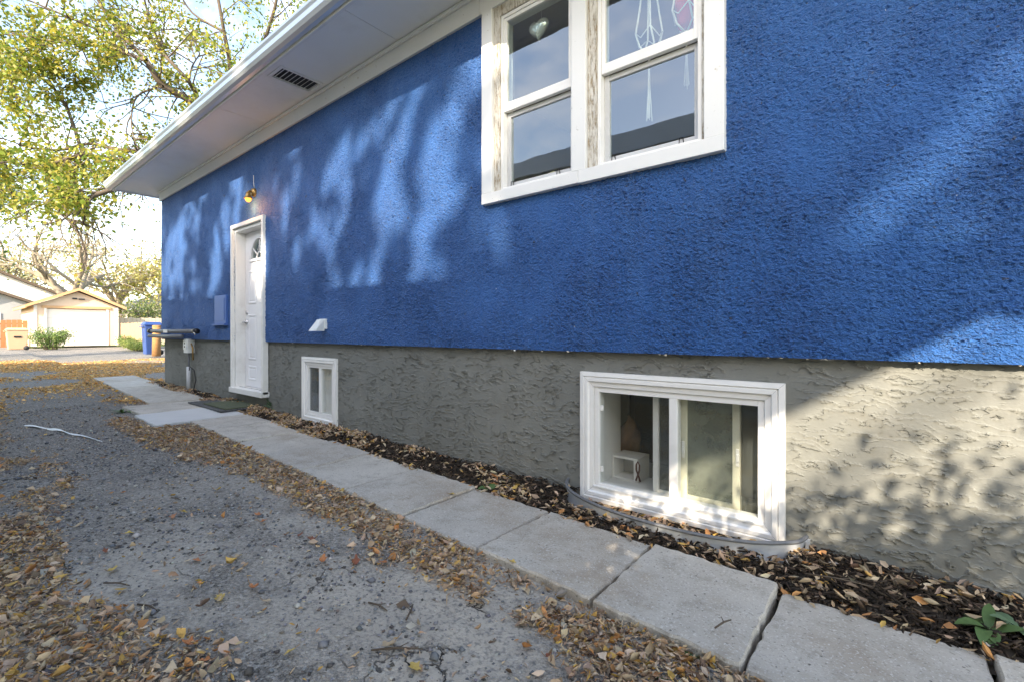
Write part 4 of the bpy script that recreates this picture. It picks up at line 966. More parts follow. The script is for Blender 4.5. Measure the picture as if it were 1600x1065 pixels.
# twigs
tw = ['at the lower left of the drive', 'just above the lower left litter', 'below the middle of the path', 'forked, at the bottom centre', 'on pale mud right of centre', 'by the slab edge at bottom', 'across the mulch at right', 'far up the drive by itself']
for i, (px, py, ln, an) in enumerate(((230, 965, .11, .3), (182, 930, .12, .5), (590, 820 + 140, .10, .1), (620, 1030, .16, .7), (640, 968, .09, 2.2), (1130, 1010, .08, 1.2), (1310, 935, .22, .2), (275, 790, .1, .2))):
    r = ray(px, py); k = (CAMZ + .04) / -r.z; x, y = r.x * k, r.y * k
    zz = float(gravel_z(np.array([x]), np.array([y]))[0]) + .008
    if y > path_a(x): zz = gz(x) + .03
    o = thing('twig', 'thin dark dry twig %s' % tw[i], 'twig', (x, y, zz), 'twigs on the ground')
    ca, sa = math.cos(an), math.sin(an)
    MB().tube([(x - ca * ln / 2, y - sa * ln / 2, zz), (x, y + .006, zz + .004), (x + ca * ln / 2, y + sa * ln / 2, zz + .002)], [.003, .0035, .002], 6).build('stem', M['bark'], o)
    MB().tube([(x, y + .006, zz + .004), (x + ca * ln * .2 - sa * .02, y + sa * ln * .2 + ca * .02, zz + .01)], [.002, .001], 5).build('side_shoot', M['bark'], o)
# pale streak on the gravel, built as a flat white strip half sunk in
pts = []
for px, py in ((38, 671), (62, 672), (85, 676), (105, 681), (128, 686), (160, 692)):
    r = ray(px, py); k = (CAMZ - .0) / -r.z; pts.append((r.x * k, r.y * k))
o = thing('pale_strip', 'flattened white strip half sunk in the gravel', 'plastic strip', (pts[2][0], pts[2][1], 0))
PS = smooth_pts(pts, 4); m = MB(); vs = []
for i, (x, y) in enumerate(PS):
    zz = float(gravel_z(np.array([x]), np.array([y]))[0]) + .003 + .004 * math.sin(i * .9); wd = .12 * (1 - .6 * abs(i / len(PS) * 2 - .8))
    vs += [(x - wd, y - .0, zz - .012), (x - wd * .3, y, zz + .008), (x + wd * .3, y, zz + .002), (x + wd, y, zz + .006)]
m.add(vs, [(4 * i + k, 4 * i + 4 + k, 4 * i + 5 + k, 4 * i + 1 + k) for i in range(len(PS) - 1) for k in range(3)], True); m.build('strip', M['plastic_white'], o)

# weeds: rosettes of broad leaves
def blade_leaf(m, p, az, el, L, W, droop=.5, seg=5):
    vs = []; d = Vector((math.cos(az), math.sin(az), 0)); s = Vector((-math.sin(az), math.cos(az), 0)); q = Vector(p); e = el
    for i in range(seg + 1):
        f = i / seg; wv = W * math.sin(math.pi * min(f * .92 + .06, 1)) ** .8
        vs += [q - s * wv + Vector((0, 0, wv * .25)), q, q + s * wv + Vector((0, 0, wv * .25))]
        q = q + (d * math.cos(e) + Vector((0, 0, math.sin(e)))) * (L / seg); e -= droop / seg * 2
    m.add(vs, [(3 * i + k, 3 * i + 3 + k, 3 * i + 4 + k, 3 * i + 1 + k) for i in range(seg) for k in (0, 1)], True)
def weed(x, y, z, n, L, W, mat, label, up=.6, seed=0, name='weed', group=None, cat='weed'):
    rr = random.Random(seed); o = thing(name, label, cat, (x, y, z), group)
    for k in range(n):
        m = MB(); blade_leaf(m, (x + rr.uniform(-.01, .01), y + rr.uniform(-.01, .01), z), rr.uniform(0, 6.28), rr.uniform(up * .5, up * 1.4), L * rr.uniform(.6, 1.1), W * rr.uniform(.7, 1.1), rr.uniform(.3, .8)); m.build('leaf', mat, o)
    return o
def gp(px, py, h=0): r = ray(px, py); k = (CAMZ - h) / -r.z; return r.x * k, r.y * k
x, y = gp(1545, 985); weed(x, y, .0, 9, .11, .024, M['leaf_green'], 'broad green weed at the near end of the mulch bed', .5, 1)
x, y = gp(1590, 985); weed(x, y, .0, 9, .10, .024, M['leaf_jade'], 'pale green leafy weed in the near right corner of the bed', .6, 2)
x, y = gp(765, 765); weed(x, y, .0, 4, .09, .03, M['leaf_green'], 'small green weed in the mulch left of the window well', .5, 3)
x, y = gp(425, 640, .06); weed(x, y, .07, 14, .16, .022, M['leaf_jade'], 'bushy blue-green weed at the wall right of the doormat', 1.0, 4)
x, y = gp(312, 603, .09); weed(x, y + .05, .10, 12, .30, .02, M['leaf_green'], 'upright green weed at the foundation by the conduit', 1.25, 5)
x, y = gp(192, 643, .05); weed(x, y, .03, 14, .16, .012, M['leaf_green'], 'grassy green tuft at the corner of the pale slab', .8, 6)
x, y = gp(135, 672, .0); weed(x, y, .0, 9, .10, .022, M['leaf_green'], 'small green weed alone in the gravel near the white strip', .7, 7)
x, y = gp(60, 948); weed(x, y, -.03, 7, .10, .026, M['leaf_jade'], 'flat blue-green weed in the leaf litter at bottom left', .2, 8)
x, y = gp(100, 975); weed(x - .04, y + .01, -.03, 6, .09, .026, M['leaf_jade'], 'second flat blue-green weed in the bottom left litter', .2, 9)
x, y = gp(105, 880); weed(x, y, -.04, 5, .06, .01, M['leaf_green'], 'tiny upright green sprout on the dark gravel', 1.2, 10)
x, y = gp(190, 845); weed(x, y, -.045, 7, .06, .012, M['leaf_green'], 'green-yellow sprout in the middle of the drive', .6, 11)
x, y = gp(1085, 1010); weed(x, y, -.04, 7, .07, .016, M['leaf_green'], 'three-lobed green weed under the slab edge at bottom', .7, 12)
x, y = gp(1040, 1045); weed(x, y, -.04, 6, .06, .016, M['leaf_green'], 'green weed in the leaf pile at bottom centre', .7, 13)
x, y = gp(216, 745); weed(x, y, -.04, 6, .06, .012, M['leaf_green'], 'little green weed beside the brown leaf drift', .6, 14)

# ------------------------------------------------------------------ background: garage, fences, carts, houses
GX = -36.7; G0 = gz(-30)
gar = thing('garage', 'small pale garage with white door and tan trimmed gable at the lane', 'garage', (GX, 5.3, G0))
gy0, gy1, gd0, gd1 = 3.42, 7.03, 3.92, 6.48
ge, gap_ = 2.42, 3.25; gm = (gy0 + gy1) / 2
m = MB(); m.box(GX - 6, GX, gy0, gd0, G0, ge).box(GX - .15, GX, gd0, gd1, 2.28, ge).box(GX - 6, GX, gd1, gy1, G0, ge).prism([(GX, gy0, ge), (GX, gy1, ge), (GX, gm, gap_)], (-6, 0, 0)); m.build('wall', M['garage_wall'], gar)
gd = MB()
for k in range(4): gd.box(GX - .12, GX - .08, gd0, gd1, G0 + .52 * k + .004, G0 + .52 * k + .514)
gdo = gd.build('garage_door', M['garage_white'], gar)
for a, b in ((gy0 - .01, gy0 + .12), (gy1 - .12, gy1 + .01)): MB().box(GX + .002, GX + .03, a, b, G0, ge).build('corner_trim', M['garage_white'], gar)
for a, b in ((gd0 - .1, gd0), (gd1, gd1 + .1)): MB().box(GX + .002, GX + .035, a, b, G0, 2.28).build('door_trim', M['garage_white'], gar)
MB().box(GX + .002, GX + .06, gd0 - .2, gd1 + .2, 2.285, 2.42).build('header_board', M['tan_trim'], gar)
for s, (a, b) in ((1, ((gy0 - .35, ge - .14), (gm, gap_ + .06))), (-1, ((gy1 + .35, ge - .14), (gm, gap_ + .06)))):
    MB().prism([(GX + .30, a[0], a[1]), (GX + .30, b[0], b[1]), (GX + .30, b[0], b[1] + .16), (GX + .30, a[0], a[1] + .16)], (-.03, 0, 0)).build('rake_board', M['tan_trim'], gar)
    MB().prism([(GX + .27, a[0], a[1] + .10), (GX + .27, b[0], b[1] + .10), (GX + .27, b[0], b[1] + .17), (GX + .27, a[0], a[1] + .17)], (-6.6, 0, 0)).build('roof', M['roof_brown'], gar)
MB().box(GX + .002, GX + .08, gm - .25, gm - .05, 2.82, 2.9).box(GX + .002, GX + .1, gm + .03, gm + .28, 2.80, 2.87).build('gable_lights', M['dark_metal'], gar)
MB().box(GX - 6.2, GX + .25, gy0 - .36, gy0 - .28, ge - .16, ge - .02).build('eave_board', M['tan_trim'], gar)

def fence(name, label, p0, p1, h, n, mat, group='board fences by the lane', rails=True):
    o = thing(name, label, 'fence', (p0[0], p0[1], G0), group)
    a, b = Vector((*p0, 0)), Vector((*p1, 0)); d = (b - a); L = d.length; d.normalize(); nrm = Vector((-d.y, d.x, 0)); w_ = L / n; rr = random.Random(n)
    for k in range(n):
        s = a + d * (w_ * k + .008); e = a + d * (w_ * (k + 1) - .008); dz = rr.uniform(-.03, .03)
        MB().prism([(s.x, s.y, G0 - .05), (e.x, e.y, G0 - .05), (e.x, e.y, G0 + h + dz), (s.x, s.y, G0 + h + dz)], nrm * .02).build('board', mat, o)
    for z in (.35, h - .25):
        q = a + nrm * .022
        m = MB(); m.prism([q + Vector((0, 0, G0 + z)), q + d * L + Vector((0, 0, G0 + z)), q + d * L + Vector((0, 0, G0 + z + .08)), q + Vector((0, 0, G0 + z + .08))], nrm * .04); m.build('rail', mat, o)
    return o
fence('board_fence', 'pale sunlit board fence right of the garage', (-37.5, 7.1), (-37.5, 11.5), 1.68, 22, M['fence_pale'])
fence('board_fence', 'brown board fence running back beside the garage weeds', (-36.5, 7.12), (-31.0, 7.5), 1.30, 26, M['fence_wood'])
fence('board_fence', 'reddish wooden gate fence left of the garage', (-38, 1.0), (-38, 3.3), 1.45, 11, M['fence_red'])
fence('board_fence', 'grey-brown fence boards at the far left edge', (-39.5, -1.5), (-39.5, 1.7), 1.6, 14, M['fence_wood'])

def cart(x, y, h, wdt, mat, lid, label, name='wheeled_cart', group='wheeled carts by the lane', rz=0):
    z0 = G0 - .04 if x < -17 else gz(x) - .05
    o = thing(name, label, 'bin', (x, y, z0), group)
    a, b = wdt * .40, wdt * .5
    m = MB(); H = h * .9
    vs = [(x - a, y - a, z0 + .03), (x + a, y - a, z0 + .03), (x + a, y + a, z0 + .03), (x - a, y + a, z0 + .03), (x - b, y - b, z0 + H), (x + b, y - b, z0 + H), (x + b, y + b, z0 + H), (x - b, y + b, z0 + H)]
    m.add(vs, [(3, 2, 1, 0), (0, 1, 5, 4), (1, 2, 6, 5), (2, 3, 7, 6), (3, 0, 4, 7)]); m.build('body', mat, o, .02)
    m = MB(); c = b + .04
    m.add([(x - c, y - c, z0 + H + .005), (x + c, y - c, z0 + H + .005), (x + c, y + c, z0 + H + .005), (x - c, y + c, z0 + H + .005), (x - c * .7, y - c * .7, z0 + h), (x + c * .7, y - c * .7, z0 + h), (x + c * .7, y + c * .7, z0 + h), (x - c * .7, y + c * .7, z0 + h)], [(3, 2, 1, 0), (4, 5, 6, 7), (0, 1, 5, 4), (1, 2, 6, 5), (2, 3, 7, 6), (3, 0, 4, 7)]); m.build('lid', lid, o, .015)
    MB().tube([(x - b, y - b - .05, z0 + H - .06), (x + b, y - b - .05, z0 + H - .06)], .018, 8).build('handle', lid, o)
    for s in (-1, 1): MB().tube([(x + s * (a - .05), y + a, z0 + .1), (x + s * (a + .02), y + a, z0 + .1)], .1, 12).build('wheel', M['black_rubber'], o)
    MB().box(x + b * .93, x + b * .99, y - .12, y + .12, z0 + H * .62, z0 + H * .70).build('grip_recess', M['dark_metal'], o)
    return o
cart(-32.0, 2.42, 1.02, .72, M['tan_plastic'], M['tan_plastic'], 'tan wheeled waste cart left of the garage')
cart(-21.3, 5.05, 1.20, .52, M['blue_plastic'], M['blue_plastic'], 'blue-lidded recycling cart beside the wooden post')
cart(-20.6, 5.66, 1.18, .52, M['blue_plastic'], M['blue_plastic'], 'blue recycling cart half hidden by the house corner')
pp = thing('wooden_post', 'thick weathered orange-brown wooden post before the blue cart', 'post', (-20.6, 5.02, G0 - .04))
MB().tube([(-20.6, 5.02, G0 - .06), (-20.6, 5.02, G0 + .5), (-20.6, 5.03, G0 + 1.0)], [.135, .125, .13], 14).build('shaft', M['rust_wood'], pp)
MB().lathe([(.001, .03), (.10, .025), (.135, 0), (.135, -.02)], (-20.6, 5.03, G0 + 1.01), 14).build('cap', M['rust_wood'], pp)
gb = thing('green_board', 'narrow green board standing between the carts', 'board', (-20.5, 5.36, G0 - .04))
MB().box(-20.53, -20.49, 5.28, 5.38, G0 - .05, G0 + .95).build('plank', M['green_plastic'], gb, .004)
MB().box(-20.56, -20.531, 5.27, 5.39, G0 + .4, G0 + .46).build('batten', M['green_plastic'], gb)

def gable_house(name, label, x, y0, y1, z_e, z_a, depth, wall, roof, over=.4, win=None, z0=None):
    z0 = G0 if z0 is None else z0
    o = thing(name, label, 'house', (x, (y0 + y1) / 2, z0)); ym = (y0 + y1) / 2
    MB().prism([(x, y0, z0 - .2), (x, y1, z0 - .2), (x, y1, z_e), (x, ym, z_a), (x, y0, z_e)], (-depth, 0, 0)).build('wall', wall, o)
    sl = (z_a - z_e) / (ym - y0)
    for s in (-1, 1):
        e = (ym + s * (ym - y0 + over), z_e - sl * over + .02)
        MB().prism([(x + over, e[0], e[1]), (x + over, ym, z_a + .02), (x + over, ym, z_a + .20), (x + over, e[0], e[1] + .18)], (-depth - 2 * over, 0, 0)).build('roof', roof, o)
    for (a, b, c, d) in win or []:
        f = MB().box(x + .002, x + .05, a - .08, b + .08, c - .08, d + .08).build('window', M['siding_white'], o); MB().box(x + .051, x + .056, a, b, c, d).build('pane', M['room_dark'], f)
    return o
gable_house('white_house', 'tall white gabled house with brown roof edge behind the garage', -52, -3.0, 7.2, 3.4, 5.75, 8, M['siding_white'], M['roof_brown'])
gable_house('grey_outbuilding', 'low grey gabled outbuilding left of the garage', -45, -.6, 5.2, 2.35, 3.55, 5, M['siding_grey'], M['roof_brown'], win=[(.4, 1.9, 1.5, 2.1), (2.2, 2.6, 1.6, 2.1)])
nb = thing('bungalow', 'low bungalow with pale roof behind the right fence', 'house', (-46, 13, G0))
MB().box(-54, -46, 9.8, 18, G0 - .2, 2.7).build('wall', M['siding_cream'], nb)
m = MB(); e = [(-45.4, 9.2, 2.72), (-45.4, 18.6, 2.72), (-54.6, 18.6, 2.72), (-54.6, 9.2, 2.72), (-48.5, 12.4, 4.25), (-51.5, 12.4, 4.25), (-48.5, 15, 4.25), (-51.5, 15, 4.25)]
m.add(e, [(0, 1, 6, 4), (1, 2, 7, 6), (2, 3, 5, 7), (3, 0, 4, 5), (4, 6, 7, 5), (3, 2, 1, 0)]); m.build('roof', M['siding_grey'], nb)
MB().box(-45.42, -45.38, 9.2, 18.6, 2.6, 2.74).build('eave_board', M['siding_white'], nb)
MB().box(-45.998, -45.95, 10.8, 12.2, 1.3, 2.2).build('window', M['siding_white'], nb)

# overhead wires
for i, (a, b, sag) in enumerate(((at_x(-60, 316, -45), at_x(320, 388, -45), .4), (at_x(-60, 369, -45), at_x(320, 407, -45), .4), (at_x(-60, 263, -45), at_x(320, 300, -45), .3))):
    pts = [a.lerp(b, t_) - Vector((0, 0, sag * 4 * t_ * (1 - t_))) for t_ in np.linspace(0, 1, 14)]
    d = (b - a).normalized(); pts = [a - d * 12] + pts + [b + d * 12]
    o = MB().tube(pts, .022, 6).build('overhead_wire', M['dark_metal'])
    tag(o, ['middle of the three dark overhead wires above the lane', 'lowest of the three dark overhead wires above the lane', 'topmost of the three overhead wires, crossing the leaves'][i], 'wire', 'overhead wires')

# ------------------------------------------------------------------ trees
def grow(m, p, d, L, r, depth, rr, tips, spread=.55, grav=0., segn=4, kids=(2, 3), shrink=.68):
    pts = [p]; q = p.copy(); dd = d.copy()
    for i in range(segn):
        dd = (dd + Vector((rr.gauss(0, .13), rr.gauss(0, .13), rr.gauss(0, .10) + grav))).normalized(); q = q + dd * (L / segn); pts.append(q.copy())
    rads = [r * (1 - .45 * i / segn) for i in range(segn + 1)]
    m.tube(pts, rads, 6 if r < .05 else 9, cap=False)
    if depth <= 2: tips += [(pts[k], dd.copy()) for k in range(1 if depth < 2 else segn, segn + 1)]
    if depth <= 0: return
    for k in range(rr.randint(*kids)):
        f = rr.uniform(.45, 1); b = pts[min(int(f * segn) + (1 if k == 0 else 0), segn)]
        v = Vector((rr.gauss(0, 1), rr.gauss(0, 1), rr.gauss(0, .7))).normalized()
        nd = (dd + v * spread * rr.uniform(.7, 1.4)).normalized()
        grow(m, b, nd, L * shrink * rr.uniform(.75, 1.15), r * .55, depth - 1, rr, tips, spread, grav, segn, kids, shrink)
def crown(name, tips, per, spread, size, cols, wts, parent, wid=(.5, .75), drop=0., keepf=None, gauss=True):
    T = np.array([list(t_[0]) for t_ in tips]); N = len(T) * per
    P = np.repeat(T, per, 0) + RNG.normal(0, 1, (N, 3)) * np.array(spread)
    P[:, 2] -= np.abs(RNG.normal(0, 1, N)) * drop
    if keepf is not None:
        k = keepf(P); P = P[k]; N = len(P)
    V, F, c = leaves(N, P, RNG.uniform(.7, 1.25, N) * size, RNG.uniform(*wid, N), RNG.uniform(0, 6.28, N), RNG.normal(-.5, .6, N), RNG.normal(0, .7, N), palette(N, cols, wts, .25), RNG.uniform(-.1, .5, N))
    return np_mesh(name, V, F, M['live_leaf'], parent, c)
YG_COL = [(.20, .26, .035), (.30, .32, .05), (.42, .36, .06), (.13, .19, .03), (.46, .42, .14)]
# boxelder behind the house, its limbs arching over the yard
k_ = .0185
def tp(px, py, s=1.0): r = ray(px, py) * (k_ * s); return Vector((r.x, r.y, CAMZ + r.z))
tr1 = thing('boxelder_tree', 'tall yellow-green tree arching its limbs from behind the blue house', 'tree', (-15.8, 5.6, .15))
m = MB(); tips = []; rr = random.Random(21)
base = Vector((-15.8, 5.6, .1))
fork = tp(345, 235)
m.tube(smooth_pts([tuple(base), (-15.6, 5.45, 1.8), (-15.5, 5.4, 3.6), tuple(fork)], 3), [.32, .30, .28, .27, .26, .255, .25, .24, .22, .20], 12)
limbs = [([(345, 235), (305, 165), (255, 135), (228, 95), (195, 60), (165, 20), (120, -60)], .14, 1.0),
         ([(345, 235), (312, 160), (295, 128), (262, 92), (235, 62), (205, 40)], .10, 1.05),
         ([(295, 128), (300, 105), (312, 85)], .045, 1.05), ([(262, 92), (245, 60), (228, 10), (215, -50)], .07, 1.05),
         ([(345, 235), (290, 232), (240, 236), (190, 235), (140, 225), (90, 235), (30, 228)], .10, .95),
         ([(240, 236), (190, 250), (130, 243), (75, 258), (20, 272), (-40, 280)], .08, .92),
         ([(345, 235), (240, 275), (165, 300), (130, 312), (95, 326), (102, 340), (130, 348)], .09, .85),
         ([(345, 235), (360, 120), (350, 50), (330, -60)], .13, 1.15), ([(345, 235), (400, 100), (430, 10), (440, -60)], .11, 1.2),
         ([(228, 95), (170, 75), (110, 68), (50, 60), (-20, 40)], .07, .95), ([(195, 60), (150, 45), (90, 20), (20, -10)], .06, .97), ([(80, 255), (88, 290), (84, 318)], .03, .92),
         ([(255, 135), (215, 150), (205, 190), (212, 225)], .04, .98), ([(350, 50), (300, 20), (270, -30)], .06, 1.15), ([(130, 243), (100, 160), (60, 120), (10, 100)], .06, .95)]
for pth, r0, s in limbs:
    P = [tp(px, py, s * (1 + .03 * math.sin(i * 1.7))) for i, (px, py) in enumerate(pth)]
    P = [Vector(p) for p in smooth_pts([tuple(p) for p in P], 4)]
    m.tube(P, [r0 * (1 - .72 * i / len(P)) * .8 for i in range(len(P))], 9, cap=False)
    for i in range(2, len(P)):
        if rr.random() < .95:
            d = (P[i] - P[i - 1]).normalized(); v = Vector((rr.gauss(0, 1), rr.gauss(0, 1), rr.gauss(-.1, .8))).normalized()
            grow(m, P[i], (d * .6 + v).normalized(), rr.uniform(.5, 1.2), .022, 2, rr, tips, .7, -.06, 3, (1, 3), .7)
m.build('trunk', M['bark'], tr1, smooth=True)
def uppf(P):     # the crown opens towards the house side and ends well above the lane
    n = fbm(P[:, 1] * .9 + 3, P[:, 2] * .9, 3); d = P - np.array([0, 0, CAMZ]); c_, s_ = math.cos(YAW), math.sin(YAW)
    fw = -d[:, 0] * s_ + d[:, 1] * c_; u = 800 + FPX * (d[:, 0] * c_ + d[:, 1] * s_) / fw; v = HZ - FPX * d[:, 2] / fw
    k = ss(.30, .52, n) * .9 + .08
    k = k * (1 - .62 * ss(170, 230, u) * ss(190, 120, v)) * (1 - .93 * ss(325, 365, v))
    return RNG.random(len(P)) < k
crown('crown', tips, 11, (.16, .16, .12), .118, YG_COL, [3.0, 2.8, 3.4, 2.6, 1.4], tr1, drop=.16, keepf=uppf)
print('tree1 tips', len(tips))

def simple_tree(name, label, base, H, r0, limbs, seed, per, spread, size, cols, wts, depth=4, bark='bark', spreadang=.6, group='trees behind the lane', L0=None, keepf=None, lean=(0, 0), up=.0):
    o = thing(name, label, 'tree', base, group); rr = random.Random(seed); m = MB(); tips = []
    b = Vector(base); top = b + Vector((lean[0], lean[1], H * .32))
    m.tube([b - Vector((0, 0, .2)), b.lerp(top, .5) + Vector((rr.gauss(0, .05), rr.gauss(0, .05), 0)), top], [r0 * 1.25, r0, r0 * .85], 12)
    for k in range(limbs):
        a = 2 * math.pi * (k + rr.uniform(-.3, .3)) / limbs; el = rr.uniform(.75, 1.25)
        d = Vector((math.cos(a) * math.cos(el), math.sin(a) * math.cos(el), math.sin(el)))
        grow(m, b.lerp(top, rr.uniform(.75, 1)), d, L0 or H * .26, r0 * .55, depth, rr, tips, spreadang, up, 4, (2, 3), .76)
    m.build('trunk', M[bark], o, smooth=True)
    if per: crown('crown', tips, per, spread, size, cols, wts, o, keepf=keepf)
    print(name, len(tips)); return o
PALE = [(.50, .44, .20), (.58, .50, .26), (.40, .38, .14), (.62, .56, .36), (.34, .28, .14)]
simple_tree('bare_elm_tree', 'large half-bare forked tree right behind the garage roof', (-44.5, 6.1, G0), 11, .42, 5, 31, 1, (.5, .5, .5), .18, PALE, [3, 3, 1, 3, 2], 4, 'bark_pale', .62)
simple_tree('pale_poplar_tree', 'pale yellow leafy tree between garage and house corner', (-50, 9.6, G0), 11, .3, 6, 32, 5, (.7, .7, .7), .26, PALE, [3, 3, 2, 2, 1], 3, 'bark_pale', .7, L0=2.7)
simple_tree('pale_poplar_tree', 'pale yellow tree close against the blue house corner', (-47, 12.6, G0), 9, .25, 6, 33, 6, (.6, .6, .6), .24, [(.48, .42, .10), (.36, .36, .10), (.55, .48, .20)], [2, 2, 2], 3, 'bark_pale', .7, L0=2.2)
simple_tree('pale_poplar_tree', 'hazy pale tree behind the white house gable', (-60, 3.5, G0), 10, .3, 6, 34, 5, (.8, .8, .8), .28, PALE, [3, 3, 1, 3, 2], 3, 'bark_pale', .7, L0=2.6)
simple_tree('green_shrub', 'dark green round shrub behind the fence right of the garage', (-41, 9.3, G0), 3.4, .09, 6, 35, 9, (.28, .28, .28), .16, [(.10, .16, .05), (.17, .22, .07), (.28, .30, .12), (.30, .28, .24)], [3, 3, 2, 1], 2, 'bark', .8, group='shrubs by the lane', L0=1.2)
simple_tree('leafy_tree', 'dark green leafy tree hanging in from the left edge', (-24, -.7, G0), 9.5, .25, 7, 36, 7, (.32, .32, .28), .15, [(.09, .16, .045), (.14, .21, .06), (.21, .26, .10), (.30, .32, .20)], [3, 3, 2, 1], 3, 'bark', .7, L0=2.5, up=-.05)

def bush(name, label, c, rx, ry, h, n, size, cols, wts, group='shrubs by the lane', kind='dome', stems=14, seed=0):
    o = thing(name, label, 'shrub', c, group); rr = random.Random(seed); m = MB(); tips = []
    for k in range(stems):
        a = rr.uniform(0, 6.28); q = rr.random() ** .5; e = Vector((c[0] + rx * q * math.cos(a), c[1] + ry * q * math.sin(a), c[2] + h * rr.uniform(.6, 1) * (1 - (.12 if h > 2 else .35) * q * q)))
        b = Vector((c[0] + rx * .25 * q * math.cos(a), c[1] + ry * .25 * q * math.sin(a), c[2] - .05)); md = b.lerp(e, .55) + Vector((0, 0, h * .08))
        m.tube([b, md, e], [.012 * h + .004, .008 * h + .002, .003], 6, cap=False)
        tips += [(b.lerp(md, f), None) for f in (.4, .7, .95)] + [(md.lerp(e, f), None) for f in (.2, .45, .7, .95)]
    m.build('stem', M['bark'], o)
    crown('foliage', tips, max(1, n // len(tips)), (rx * .16, ry * .16, h * .08), size, cols, wts, o, wid=(.3, .6)); return o
GRN = [(.10, .19, .05), (.17, .27, .07), (.27, .35, .12), (.40, .42, .22)]
bush('weedy_bush', 'tall light green weedy bush at the garage door', (-33.8, 3.75, G0 - .05), .75, .85, 1.25, 2600, .11, GRN, [2, 3, 2, 1], seed=1, stems=24)
bush('weedy_bush', 'low green weeds right of the garage door', (-34.5, 7.1, G0 - .05), .6, .8, .75, 1400, .10, GRN, [3, 3, 1, .5], seed=2, stems=18)
bush('weedy_bush', 'low yellow-green weeds in front of the right fence', (-28.5, 6.3, G0 - .05), 2.2, .75, .5, 2600, .10, [(.27, .33, .08), (.38, .40, .13), (.20, .27, .06)], [2, 2, 2], seed=3, stems=40)
bush('weedy_bush', 'yellow-green grass clump at the far left edge', (-31, .9, G0 - .05), .9, .6, .4, 800, .10, [(.35, .38, .10), (.27, .33, .08)], [2, 2], seed=4, stems=16)

# ------------------------------------------------------------------ behind the camera: the neighbour that shades the drive
nh = thing('neighbour_house', 'neighbour house across the drive with a long low eave', 'house', (2.13, -1.3, 0))
ER, EX, EZ, PI_ = -1.3, 2.05, 3.66, .366
m = MB(); m.box(-13.5, .1, -11, -1.8, -.3, 3.63); m.build('wall', M['siding_cream'], nh)
yr, zr = -6.4, EZ + PI_ * 5.1
m = MB(); m.prism([(EX, ER, EZ), (EX, yr, zr), (EX, yr, zr + .14), (EX, ER, EZ + .14)], (-16.4, 0, 0)); m.build('roof', M['shingle'], nh)  # unseen overrun past the gable wall, shaped to cast the diagonal shadow
m = MB(); m.prism([(EX, yr, zr), (EX, -11.6, EZ), (EX, -11.6, EZ + .14), (EX, yr, zr + .14)], (-16.4, 0, 0)); m.build('roof', M['shingle'], nh)
MB().prism([(.1, -1.8, 3.635), (.1, -11, 3.635), (.1, yr, zr - .1)], (-13.5, 0, 0)).build('gable_wall', M['siding_cream'], nh)
MB().box(-14.35, EX, ER - .02, ER + .02, EZ - .14, EZ + .13).build('fascia', M['siding_white'], nh)
MB().box(-13.5, .1, -1.79, ER - .03, EZ - .03, EZ - .02).build('soffit', M['siding_white'], nh)
for y in (-10.8, -8.0): MB().box(1.7, 1.82, y, y + .12, -.1, EZ + .25).build('added_porch_post', M['siding_white'], nh)  # added posts for the invented porch roof, never in view
nh.rotation_euler = (0, 0, R(-1.5))
bush('tall_shrub', 'tall leafy shrub beside the neighbour house', (1.42, -.75, -.05), 1.50, .45, 2.46, 60000, .085, GRN, [3, 3, 1, 1], 'shrubs beside the neighbour house', seed=9, stems=90)

# shade trees beyond the neighbour: their crowns dapple the blue wall
SD = Vector((.42, -1.0, .66))
def lit_map(X, Z):
    """how open the crown is along the sun ray that reaches wall point (X, Z)"""
    o = np.zeros_like(X)
    def g(cx, cz, rx, rz, sh=0, a=1.0):
        dx = (X - cx - sh * (Z - cz)) / rx; dz = (Z - cz) / rz; return a * ss(1.5, .75, np.hypot(dx, dz))
    for q in LIT: o = np.maximum(o, g(*q))
    return o
def wl_(px, py): p = at_y(px, py, YB); return p.x, p.z
LIT = []
for px, py, rx, rz, sh, a in ((275, 400, .55, .45, .5, 1), (300, 360, .3, .5, .5, .9), (330, 430, .35, .30, .5, 1), (345, 390, .22, .4, .5, .8), (395, 420, .35, .22, .5, .9), (455, 420, .28, .18, .5, .8), (445, 330, .25, .3, .5, .45), (520, 260, .16, .26, .5, .9), (500, 350, .2, .25, .5, .5),
                             (555, 432, .09, .10, .5, 1), (585, 425, .10, .16, .5, 1), (610, 330, .16, .2, .5, .6), (620, 240, .16, .3, .5, .7), (655, 415, .12, .13, .5, .9), (680, 330, .14, .30, .5, .8), (690, 230, .22, .30, .5, .95), (720, 150, .16, .26, .5, 1), (735, 260, .10, .3, .4, .8), (540, 200, .2, .15, .5, .6), (600, 180, .25, .15, .5, .5),
                             (760, 200, .1, .8, .1, .8), (785, 130, .1, .9, .1, .9), (925, 170, .05, .6, .2, .6),
                             (1150, 290, .12, .30, .6, .7), (1200, 200, .12, .25, .6, .6), (1185, 330, .16, .14, .6, .5), (1320, 370, .16, .12, 1.2, .75), (1370, 330, .15, .10, 1.2, .6), (1260, 340, .14, .12, 1.2, .5), (1480, 200, .20, .25, 1.0, .55), (1560, 140, .15, .25, 1, .5), (1420, 250, .14, .2, 1, .45), (1560, 330, .15, .1, 1.2, .4), (740, 330, .12, .16, .5, .5), (830, 330, .15, .12, .5, .35)):
    X_, Z_ = wl_(px, py); LIT.append((X_, Z_, rx, rz, sh, a))
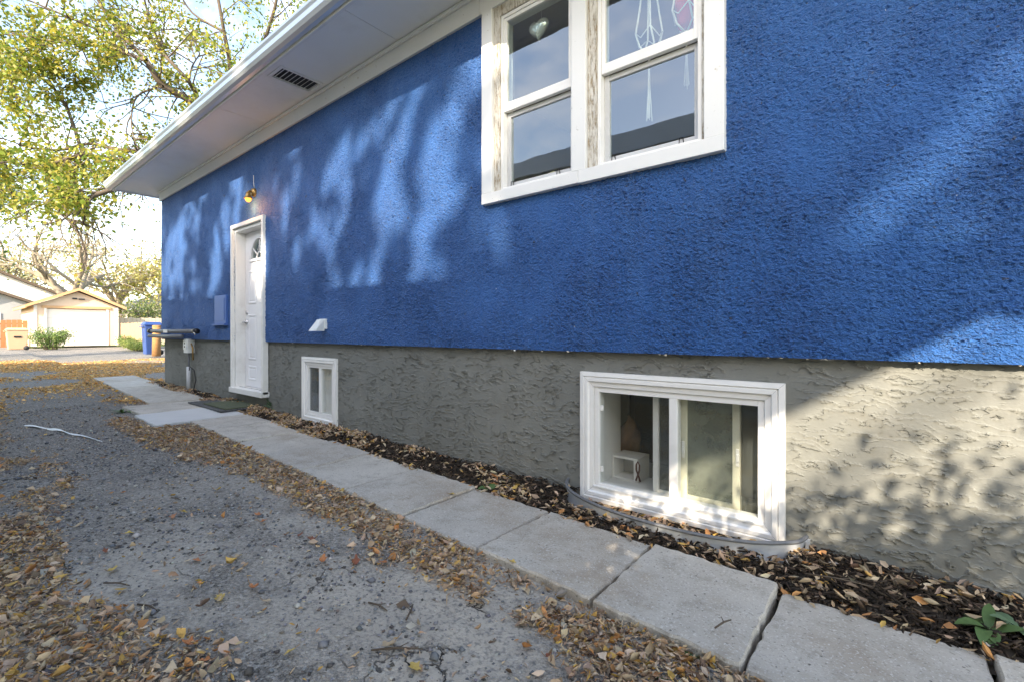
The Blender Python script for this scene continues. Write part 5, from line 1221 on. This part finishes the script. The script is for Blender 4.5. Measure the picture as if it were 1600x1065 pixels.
def shade_keep(P):
    tt = (YB - P[:, 1]); X = P[:, 0] - .42 * tt; Z = P[:, 2] - .66 * tt
    rm = ss(-1.6, -.8, X); o = lit_map(X, Z) * (.25 + .75 * ss(.36, .50, fbm(X * 2.6 + 60 - Z * 1.3, Z * 2.4 + 21, 3))); n = fbm(X * 4 + 40, Z * 3 + 11, 3)
    return RNG.random(len(P)) < np.clip(1.15 - o * 2.1 * (1 - .45 * rm) - (1.5 - 1.1 * rm) * ss(.50, .68, n), 0, 1) * (Z > 1.08)
def shade_tree(name, label, base, c, rad, n, size, seed):
    o = thing(name, label, 'tree', base, 'trees beyond the neighbour house'); rr = random.Random(seed); m = MB()
    b = Vector(base); cc = Vector(c)
    m.tube([b - Vector((0, 0, .2)), b.lerp(cc, .5) + Vector((.15, 0, 0)), cc], [.36, .28, .16], 12)
    for k in range(16):
        v = Vector((rr.uniform(-1, 1) * rad[0], rr.uniform(-1, 1) * rad[1], rr.uniform(-.9, .9) * rad[2])) * .8
        s = b.lerp(cc, rr.uniform(.55, .95)); m.tube([s, s.lerp(cc + v, .5) + Vector((0, 0, .2)), cc + v], [.08, .05, .015], 7)
    m.build('trunk', M['bark'], o)
    q = RNG.normal(0, 1, (n, 3)); q /= np.linalg.norm(q, axis=1)[:, None]; q *= RNG.random((n, 1)) ** (1 / 2.2)
    P = np.array(c) + q * np.array(rad)
    P = P[shade_keep(P)]; N = len(P)
    V, F, cl = leaves(N, P, RNG.uniform(.7, 1.25, N) * size, RNG.uniform(.5, .8, N), RNG.uniform(0, 6.28, N), RNG.normal(-.3, .6, N), RNG.normal(0, .7, N), palette(N, YG_COL, [3, 3, 2, 2, 1], .2), RNG.uniform(-.1, .5, N))
    np_mesh('crown', V, F, M['live_leaf'], o, cl); print(name, N)
shade_tree('shade_tree', 'broad shade tree beyond the neighbour house, the one nearer the street', (4.9, -13.4, 0), (4.9, -12.8, 12.4), (3.1, 1.6, 2.6), 10000, .22, 51)
shade_tree('shade_tree', 'broad shade tree beyond the neighbour house, the one nearer the lane', (-.4, -13.2, 0), (-.2, -12.6, 12.2), (3.6, 1.6, 2.6), 12000, .22, 52)

print('TRIS', sum(sum(len(p.vertices) - 2 for p in o.data.polygons) for o in C.objects if o.type == 'MESH'))
